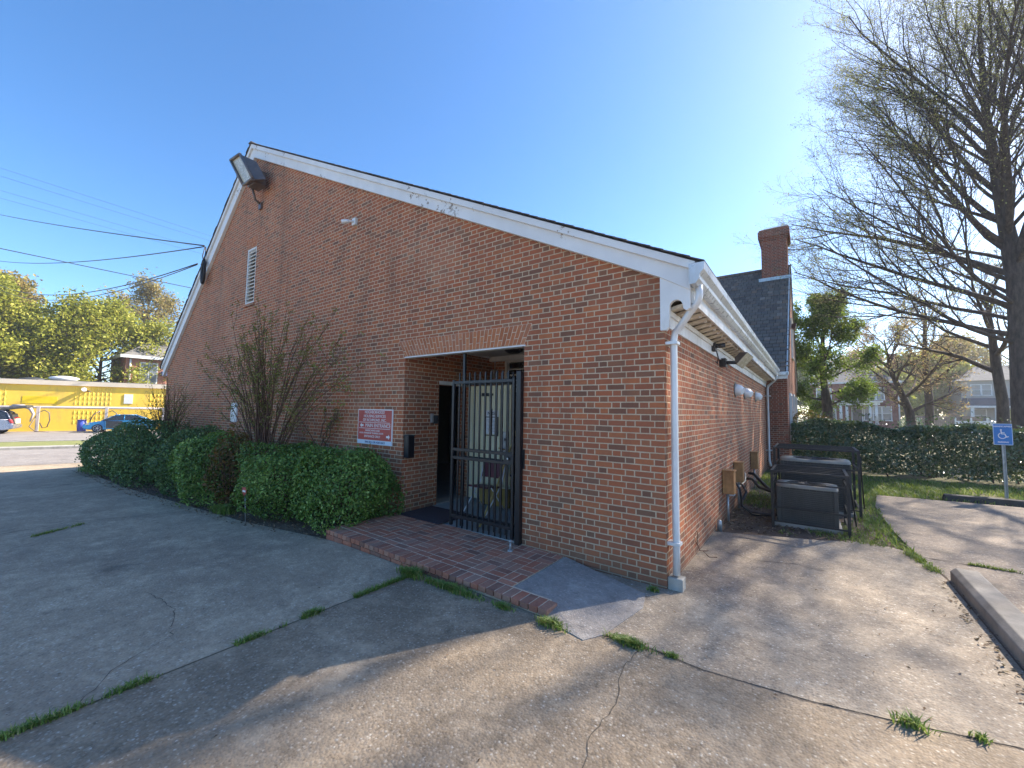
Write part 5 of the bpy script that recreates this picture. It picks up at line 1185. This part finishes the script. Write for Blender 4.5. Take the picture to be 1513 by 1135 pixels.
HP = 84
ph = thing('pale_house', 'pale sided house with dark blue porch roof behind the trees at right', 'house', (21, HP + 4, 0))
f = MB(); f.box(17.2, 25.6, HP, HP + 9, -.1, 6.9); f.build('wall', M['siding'], ph)
f = MB(); f.hexa([(16.7, HP - .5, 6.9), (26.1, HP - .5, 6.9), (26.1, HP + 9.5, 6.9), (16.7, HP + 9.5, 6.9), (19.5, HP + 4, 9.2), (23.2, HP + 4, 9.2), (23.2, HP + 5, 9.2), (19.5, HP + 5, 9.2)]); f.build('roof', M['roofgrey'], ph)
f = MB(); f.hexa([(16.9, HP - 2.8, 3.35), (25.8, HP - 2.8, 3.35), (25.8, HP, 3.35), (16.9, HP, 3.35), (17.3, HP - 2.0, 4.4), (25.4, HP - 2.0, 4.4), (25.4, HP, 4.5), (17.3, HP, 4.5)]); pr_ = f.build('porch_roof', M['roofblue'], ph)
f = MB(); f.box(16.9, 25.8, HP - 2.85, HP - 2.7, 3.1, 3.36); f.build('fascia', M['white'], pr_)
for x in (17.6, 19.8, 23.4, 25.4): f = MB(); f.box(x - .16, x + .16, HP - 2.7, HP - 2.4, .5, 3.12); f.build('column', M['white'], ph)
f = MB(); f.box(17.0, 25.7, HP - 2.8, HP, -.1, .5); f.build('porch_floor', M['concrete'], ph)
f = MB()
for (a, b_) in ((17.8, 19.6), (20.0, 21.2), (23.6, 25.2)): f.box(a, b_, HP - 2.6, HP - 2.5, 1.25, 1.35); [f.box(a + .2 * k, a + .2 * k + .06, HP - 2.6, HP - 2.5, .5, 1.25) for k in range(int((b_ - a) / .2))]
f.build('railing', M['white'], ph)
f = MB(); f.box(21.3, 22.8, HP - .06, HP, .5, 2.9); f.build('door', M['green_door'], ph)
win(ph, 18.2, 19.4, HP, 1.2, 2.9, 1); win(ph, 18.2, 20.0, HP, 4.9, 6.3); win(ph, 22.0, 23.8, HP, 4.9, 6.3)
t = thing('board_fence', 'brown board fence between the red house and the pale house', 'fence', (13.5, 74, 0))
f = MB(); x = 10.2
while x < 16.6: f.box(x, x + .17, 74, 74.03, 0, 1.9 + .04 * math.sin(x * 7)); x += .18
f.build('boards', M['woodfence'], t); f = MB(); [f.box(10.2, 16.7, 74.03, 74.08, z, z + .1) for z in (.4, 1.5)]; f.build('rail', M['woodfence'], t)
f = MB(); f.box(11.05, 11.35, 73.97, 74.0, 1.2, 1.6); f.build('notice_plate', M['white'], t)
t = thing('stair_rail', 'white picket stair rail before the pale house', 'railing', (14.5, 66, 0))
f = MB(); x = 12.9
while x < 15.8: f.box(x, x + .12, 66, 66.1, 0, 1.75 if int((x - 12.9) * 10) % 12 < 2 else 1.35); x += .24
f.box(12.9, 15.9, 66.02, 66.08, 1.25, 1.38); f.build('pickets', M['white'], t)
t = thing('stair_flight', 'dark sloping handrail climbing beside the white picket rail', 'handrail', (15.0, 70, 0))
f = MB(); f.prism([(13.2, 70, 2.4), (16.8, 70, 1.1), (16.8, 70, .9), (13.2, 70, 2.15)], (0, .2, 0)); f.build('rail', M['woodfence'], t)

# house behind the yellow building
hl = thing('brick_house', 'red brick house with grey roof rising behind the yellow building', 'house', (-70, 15, -.45))
f = MB(); f.box(-74, -66, 11.6, 24, -.45, 7.75); f.build('wall', M['farbrick2'], hl)
f = MB(); f.hexa([(-74.5, 11.1, 7.75), (-65.5, 11.1, 7.75), (-65.5, 24.5, 7.75), (-74.5, 24.5, 7.75), (-70.5, 14.6, 10.4), (-69.5, 14.6, 10.4), (-69.5, 21, 10.4), (-70.5, 21, 10.4)]); f.build('roof', M['roofgrey'], hl)
f = MB(); f.box(-65.6, -65.4, 11.0, 24.6, 7.5, 7.85); f.box(-74.5, -65.5, 11.0, 11.15, 7.5, 7.85); f.build('eaves_board', M['white'], hl)
f = MB(); f.tube([(-65.9, 12.0, 7.5), (-65.9, 12.0, 3.6)], .10, 8); f.build('downspout', M['white'], hl)
f = MB(); f.box(-66.0, -65.9, 12.9, 14.6, 4.4, 7.1); wn = f.build('window', M['white'], hl); f = MB()
for (a, b_) in ((13.02, 13.7), (13.8, 14.48)):
    for (c_, d_) in ((4.55, 5.7), (5.8, 6.95)): f.box(-65.9, -65.87, a, b_, c_, d_)
f.build('pane', M['windowpane'], wn)
f = MB(); f.box(-66.0, -64.9, 11.5, 24, 3.35, 3.75); f.build('porch_roof', M['white'], hl)
f = MB(); f.box(-65.95, -65.3, 14.9, 16.2, 5.6, 6.1); f.build('awning', M['ink'], hl)

# ================================================================== YELLOW CAR WASH
yb = thing('yellow_building', 'long low yellow block building across the street with relief block panels', 'building', tuple(YO))
def yl(s, n_, z): p = YO + YT * s + YN * n_; return (p.x, p.y, z)
def ybox(mb, s0, s1, n0, n1, z0, z1): mb.hexa([yl(s0, n0, z0), yl(s0, n1, z0), yl(s1, n1, z0), yl(s1, n0, z0), yl(s0, n0, z1), yl(s0, n1, z1), yl(s1, n1, z1), yl(s1, n0, z1)][::1])
f = MB(); ybox(f, -24, 26, -9, 0, -.6, 3.42); f.build('wall', M['yellow'], yb)
f = MB(); ybox(f, -24.2, 26.2, -9, .16, 3.42, 3.80); yr = f.build('roof_edge', M['roofwhite'], yb)
f = MB(); ybox(f, -24.1, 26.1, -8.9, .1, 3.80, 3.84); f.build('roof', M['roofgrey'], yb)
f = MB()
for (s0, s1, z0, z1) in ((3.95, 6.35, 1.75, 3.25), (3.95, 5.9, .1, 1.2), (-1.6, .15, 1.6, 3.2), (8.8, 12, 1.75, 3.25)):
    s = s0
    while s < s1:
        z = z0
        while z < z1:
            f.hexa([yl(s + .02, .0, z + .18), yl(s + .10, .035, z + .18), yl(s + .18, .0, z + .18), yl(s + .10, -.01, z + .18), yl(s + .09, .0, z + .36), yl(s + .10, .015, z + .36), yl(s + .11, .0, z + .36), yl(s + .10, -.01, z + .36)])
            f.hexa([yl(s + .09, .0, z), yl(s + .10, .015, z), yl(s + .11, .0, z), yl(s + .10, -.01, z), yl(s + .02, .0, z + .18), yl(s + .10, .035, z + .18), yl(s + .18, .0, z + .18), yl(s + .10, -.01, z + .18)])
            z += .42
        s += .27
f.build('relief_block', M['yellow'], yb)
f = MB(); ybox(f, 1.05, 3.0, .0, .02, 1.85, 2.45); f.build('fresh_paint_patch', M['yellow2'], yb)
f = MB(); ybox(f, 7.12, 7.70, .0, .05, 1.95, 2.80); f.build('white_panel', M['hood'], yb)
f = MB(); f.tube([yl(2.9, -2, 3.84), yl(2.9, -2, 4.05), yl(2.9, -2, 4.18), yl(2.9, -2, 4.30)], [.55, .95, .90, .35], 18); f.build('roof_vent', M['hood'], yb)
f = MB(); f.tube([yl(1.1, -2, 3.82), yl(1.1, -2, 3.98), yl(1.1, -2, 4.08)], [.95, .8, .3], 18); f.build('roof_dome', M['acgrey'], yb)
t = thing('wall_lamp', 'white lamp with its shadow on the yellow wall', 'lamp', yl(4.6, .1, 3.1)); f = MB(); f.tube([yl(4.55, .0, 3.05), yl(4.6, .35, 3.12)], [.13, .17], 10); f.build('shade', M['hood'], t); f = MB(); f.tube([yl(4.75, .0, 3.0), yl(4.95, .25, 2.95)], .05, 8); f.build('arm', M['bronze'], t)
vs = thing('vacuum_pipe', 'pale overhead pipe on posts along the yellow building', 'pipe', yl(5, 1.2, -.45))
f = MB(); f.tube([yl(-14, 1.3, 1.55), yl(18, 1.3, 1.55)], .10, 10); f.tube([yl(.9, 1.3, 1.62), yl(1.5, 1.5, 1.62), yl(1.9, 1.6, 1.45), yl(2.1, 1.6, 1.0), yl(1.95, 1.6, .4)], [.14, .14, .13, .09, .05], 10); f.build('main_pipe', M['pink'], vs)
for s in (-6, 2.3, 6.25, 10.0): f = MB(); ybox(f, s - .09, s + .09, 1.38, 1.5, -.45, 1.62); f.build('post', M['pink'], vs)
for s in (2.45, 6.4):
    f = MB(); f.tube([yl(s, 1.5, 1.2), yl(s + .25, 1.7, 1.32), yl(s + .52, 1.7, 1.1), yl(s + .58, 1.7, .5), yl(s + .45, 1.7, -.05), yl(s + .2, 1.7, -.1), yl(s + .02, 1.6, .3)], .035, 6); f.build('hose', M['bronze'], vs)
f = MB(); f.tube([yl(2.25, 1.5, .9), yl(1.95, 1.7, .0), yl(2.3, 1.8, -.38), yl(3.1, 1.9, -.42)], .035, 6); f.build('hose', M['bronze'], vs)
f = MB(); f.tube([yl(5.9, 1.5, 1.3), yl(5.5, 1.6, 1.0), yl(5.3, 1.6, .4)], .04, 6); f.build('hose', M['bronze'], vs)
t = thing('blue_barrel', 'blue plastic barrel by the nose of the blue car', 'barrel', yl(4.75, 1.0, -.45)); f = MB(); f.tube([yl(4.75, 1.0, -.45), yl(4.75, 1.0, .0), yl(4.75, 1.0, .46)], [.27, .31, .27], 16); f.build('drum', M['blueplastic'], t); f = MB(); f.tube([yl(4.75, 1.0, .46), yl(4.75, 1.0, .53)], .30, 16); f.build('lid', M['blueplastic'], t)

# ------------------------------------------------------------------ cars (local x = forward, built then placed)
def place(o_pts, loc, yaw):
    c, s = math.cos(yaw), math.sin(yaw); return [(loc[0] + x * c - y * s, loc[1] + x * s + y * c, loc[2] + z) for x, y, z in o_pts]
def car(name, label, loc, yaw, low, cab, W, mat, wheels, suv=False, group=None):
    root = thing(name, label, 'car', loc); root.rotation_euler = (0, 0, 0); TR = lambda pts: place(pts, loc, yaw)
    def loft(profile, w0, w1, z0, z1):  # side profile pinched towards the top
        mb = MB(); n = len(profile); L = []; Rr = []
        for (x, z) in profile:
            t_ = (z - z0) / (z1 - z0); hw = (w0 + (w1 - w0) * max(0, min(1, t_))) / 2; L.append((x, hw, z)); Rr.append((x, -hw, z))
        i = mb.add(TR(L)); j = mb.add(TR(Rr)); mb.face([i + k for k in range(n)]); mb.face([j + k for k in range(n)][::-1])
        for k in range(n): k2 = (k + 1) % n; mb.face((i + k2, i + k, j + k, j + k2), True)
        return mb
    body = loft(low, W, W * .93, .25, 1.0).build('body', mat, root, .05, 3)
    z0 = min(z for x, z in cab); z1 = max(z for x, z in cab)
    gl = loft(cab, W * .90, W * .70, z0, z1).build('glasshouse', M['glassdark'], root, .02)
    top = [(x, z) for x, z in cab]
    ro = [(x * 1.0, z) for x, z in cab if z > z1 - .16]; xs = [x for x, z in ro]
    mb = MB(); x0, x1 = min(xs), max(xs); hw = W * .70 / 2 + .012
    mb.hexa(TR([(x0, -hw, z1 - .015), (x1, -hw, z1 - .015), (x1, hw, z1 - .015), (x0, hw, z1 - .015), (x0 + .1, -hw * .9, z1 + .035), (x1 - .1, -hw * .9, z1 + .035), (x1 - .1, hw * .9, z1 + .035), (x0 + .1, hw * .9, z1 + .035)])); mb.build('roof', mat, root, .02)
    mb = MB()
    def sidept(x, z, sgn): t_ = (z - z0) / (z1 - z0); return (x, sgn * ((W * .90 + (W * .70 - W * .90) * t_) / 2 + .006), z)
    for sgn in (-1, 1):
        for (a, b_) in zip(top, top[1:] + top[:1]):
            if a[1] == z0 and b_[1] == z0: continue
            mb.tube(TR([sidept(*a, sgn), sidept(*b_, sgn)]), .035, 5)
        xm = (x0 + x1) / 2; mb.tube(TR([sidept(xm, z0, sgn), sidept(xm, z1, sgn)]), .04, 5)
    mb.build('pillar', mat, root)
    for wx in wheels:
        for sgn in (-1, 1):
            w_ = MB(); y0 = sgn * (W / 2 - .20); y1 = sgn * (W / 2 + .01); w_.tube(TR([(wx, y0, .33), (wx, y1, .33)]), .33, 22); to = w_.build('wheel', M['tyre'], root, .02)
            r_2 = MB(); ye = sgn * (W / 2 + .012); r_2.tube(TR([(wx, ye - sgn * .01, .33), (wx, ye + sgn * .012, .33)]), .07, 12)
            for k in range(7): a = k * 2 * math.pi / 7; r_2.tube(TR([(wx + .05 * math.cos(a), ye, .33 + .05 * math.sin(a)), (wx + .22 * math.cos(a), ye, .33 + .22 * math.sin(a))]), .025, 5)
            r_2.tube(TR([(wx + .225 * math.cos(a), ye, .33 + .225 * math.sin(a)) for a in [j * math.pi / 10 for j in range(21)]]), .022, 5, caps=False); r_2.build('rim', M['rim'], to)
    return root, TR, body
yaw = math.atan2(-YT.y, -YT.x)
p = yl(7.45, 1.9 + .7, -.445)
bc, TR, body = car('blue_car', 'blue sedan with its door open beside the yellow building', p, yaw,
    [(2.2, .30), (2.28, .50), (2.18, .68), (1.9, .80), (1.15, .93), (-1.5, 1.0), (-2.1, .98), (-2.25, .80), (-2.22, .35), (-1.9, .24), (1.9, .22)],
    [(1.2, .92), (.45, 1.36), (.1, 1.43), (-.8, 1.43), (-1.75, .98)], 1.78, M['carblue'], (1.38, -1.32))
f = MB(); f.hexa(TR([(.95, .885, .32), (-.10, .885, .32), (-.10, .80, .34), (.95, .80, .34), (.95, .90, .92), (-.10, .90, .92), (-.10, .80, .92), (.95, .80, .92)])); f.build('doorway', M['dark'], bc)
f = MB(); f.hexa(TR([(.95, .89, .32), (.99, .89, .32), (.80, 1.80, .34), (.76, 1.80, .34), (.95, .89, .95), (.99, .89, .95), (.80, 1.80, .93), (.76, 1.80, .93)])); dd_ = f.build('door', M['carblue'], bc, .01)
f = MB(); f.tube(TR([(.95, .88, .95), (.45, .95, 1.34), (.70, 1.6, 1.34), (.78, 1.78, .93)]), .022, 5); f.build('window_frame', M['dark'], dd_)
for sg_ in (-1, 1):
    f = MB(); f.hexa(TR([(2.02, sg_ * .55, .60), (2.27, sg_ * .55, .58), (2.10, sg_ * .86, .60), (1.85, sg_ * .895, .62), (2.02, sg_ * .55, .74), (2.22, sg_ * .55, .70), (2.05, sg_ * .86, .74), (1.85, sg_ * .89, .78)])); f.build('headlight', M['lens'], bc)
    f = MB(); f.hexa(TR([(-2.27, sg_ * .5, .72), (-1.95, sg_ * .87, .74), (-1.95, sg_ * .89, .9), (-2.25, sg_ * .5, .9)] + [(-2.20, sg_ * .5, .72), (-1.9, sg_ * .85, .74), (-1.9, sg_ * .87, .9), (-2.2, sg_ * .5, .9)])); f.build('tail_light', M['redlamp'], bc)
p = yl(-.65, 3.2, -.445)
sv, TR, body = car('silver_suv', 'silver estate car with raised tailgate at the left frame edge', p, yaw,
    [(2.2, .32), (2.3, .62), (2.1, .88), (1.3, 1.02), (-1.9, 1.08), (-2.28, .86), (-2.34, .62), (-2.3, .38), (-1.9, .28), (1.9, .26)],
    [(1.35, 1.02), (.6, 1.68), (.2, 1.78), (-1.6, 1.78), (-1.95, 1.6), (-2.2, 1.05)], 1.84, M['carsilver'], (1.42, -1.4))
f = MB(); f.hexa(TR([(-1.62, -.76, 1.76), (-2.95, -.72, 1.98), (-2.95, .72, 1.98), (-1.62, .76, 1.76), (-1.62, -.76, 1.90), (-2.90, -.66, 2.16), (-2.90, .66, 2.16), (-1.62, .76, 1.90)])); f.build('tailgate', M['acgrey'], sv, .03)
f = MB(); f.hexa(TR([(-2.36, -.62, .74), (-2.0, -.62, .74), (-2.0, .62, .74), (-2.36, .62, .74), (-2.16, -.60, 1.5), (-1.8, -.60, 1.5), (-1.8, .60, 1.5), (-2.16, .60, 1.5)])); f.build('load_bay', M['dark'], sv)
f = MB(); f.hexa(TR([(-2.37, -.92, .42), (-2.2, -.92, .42), (-2.2, .92, .42), (-2.37, .92, .42), (-2.40, -.90, .66), (-2.2, -.90, .66), (-2.2, .90, .66), (-2.40, .90, .66)])); f.build('bumper', M['carsilver'], sv, .03)
for sg_ in (-1, 1): f = MB(); f.hexa(TR([(-2.36, sg_ * .78, .80), (-2.3, sg_ * .90, .80), (-2.2, sg_ * .90, .80), (-2.2, sg_ * .76, .80), (-2.24, sg_ * .74, 1.1), (-2.16, sg_ * .86, 1.1), (-2.08, sg_ * .86, 1.1), (-2.08, sg_ * .72, 1.1)])); f.build('tail_light', M['redlamp'], sv)
cgo = place([(-2.30, .1, 1.0)], p, yaw)[0]
t = thing('cargo_box', 'white and red box inside the open boot of the silver car', 'box', cgo); f = MB(); f.hexa(place([(-2.42, -.35, .76), (-2.38, .45, .76), (-2.2, .45, .76), (-2.2, -.35, .76), (-2.40, -.35, 1.12), (-2.36, .45, 1.12), (-2.18, .45, 1.12), (-2.18, -.35, 1.12)], p, yaw)); f.build('carton', M['roofwhite'], t)
f = MB(); f.hexa(place([(-2.40, -.30, 1.12), (-2.36, .30, 1.12), (-2.2, .30, 1.12), (-2.2, -.30, 1.12), (-2.36, -.2, 1.24), (-2.34, .2, 1.24), (-2.2, .2, 1.24), (-2.2, -.2, 1.24)], p, yaw)); f.build('red_bundle', M['redlamp'], t)

# ================================================================== AIR
hm = bpy.data.materials.new('pale_air'); hm.use_nodes = True; hn = hm.node_tree; hn.nodes.clear()
ho = hn.nodes.new('ShaderNodeOutputMaterial'); hv = hn.nodes.new('ShaderNodeVolumePrincipled'); hv.inputs['Color'].default_value = (.93, .95, 1, 1); hv.inputs['Density'].default_value = .0008; hv.inputs['Anisotropy'].default_value = .35
hn.links.new(hv.outputs[0], ho.inputs['Volume'])
mb = MB(); mb.box(-460, 470, -360, 460, -1.6, 32); tag(mb.build('haze', hm), kind='stuff')

# ================================================================== LIGHT, SKY, CAMERA
SUN_AZ, SUN_EL = 29.6, 36.8      # degrees clockwise from +Y, elevation
world = bpy.data.worlds.new('World'); scene.world = world; world.use_nodes = True
wn = world.node_tree; bg = wn.nodes['Background']; sky = wn.nodes.new('ShaderNodeTexSky'); sky.sky_type = 'NISHITA'
sky.sun_disc = False; sky.sun_elevation = R_(SUN_EL); sky.sun_rotation = R_(SUN_AZ); sky.air_density = .85; sky.dust_density = .5; sky.ozone_density = 3.0; sky.altitude = 50
hs_ = wn.nodes.new('ShaderNodeHueSaturation'); hs_.inputs['Saturation'].default_value = 1.22; wn.links.new(sky.outputs[0], hs_.inputs['Color']); wn.links.new(hs_.outputs[0], bg.inputs[0]); bg.inputs[1].default_value = .115
sd = bpy.data.lights.new('sun', 'SUN'); sd.energy = 5.0; sd.angle = R_(.55); sd.color = (1., .90, .76)
so = bpy.data.objects.new('sun', sd); COL.objects.link(so)
dv = Vector((math.sin(R_(SUN_AZ)) * math.cos(R_(SUN_EL)), math.cos(R_(SUN_AZ)) * math.cos(R_(SUN_EL)), math.sin(R_(SUN_EL))))
so.rotation_euler = dv.to_track_quat('Z', 'Y').to_euler(); so.location = (10, 10, 30)

cd = bpy.data.cameras.new('camera'); cam = bpy.data.objects.new('camera', cd); COL.objects.link(cam); scene.camera = cam
cd.sensor_fit = 'HORIZONTAL'; cd.sensor_width = 36; cd.lens = 600.75 / 1513 * 36; cd.clip_start = .05; cd.clip_end = 2000
yw, pt_, rl = R_(-36.34), R_(3.77), R_(.814)
fw = Vector((math.sin(yw) * math.cos(pt_), math.cos(yw) * math.cos(pt_), math.sin(pt_))); rr = Vector((math.cos(yw), -math.sin(yw), 0)); up = rr.cross(fw)
r2 = rr * math.cos(rl) + up * math.sin(rl); u2 = -rr * math.sin(rl) + up * math.cos(rl)
mw = Matrix((r2, u2, -fw)).transposed().to_4x4(); mw.translation = Vector((0, 0, 1.80)); cam.matrix_world = mw

scene.view_settings.view_transform = 'Standard'; scene.view_settings.look = 'None'; scene.view_settings.exposure = 1.5; scene.view_settings.gamma = 1
scene.render.engine = 'CYCLES'
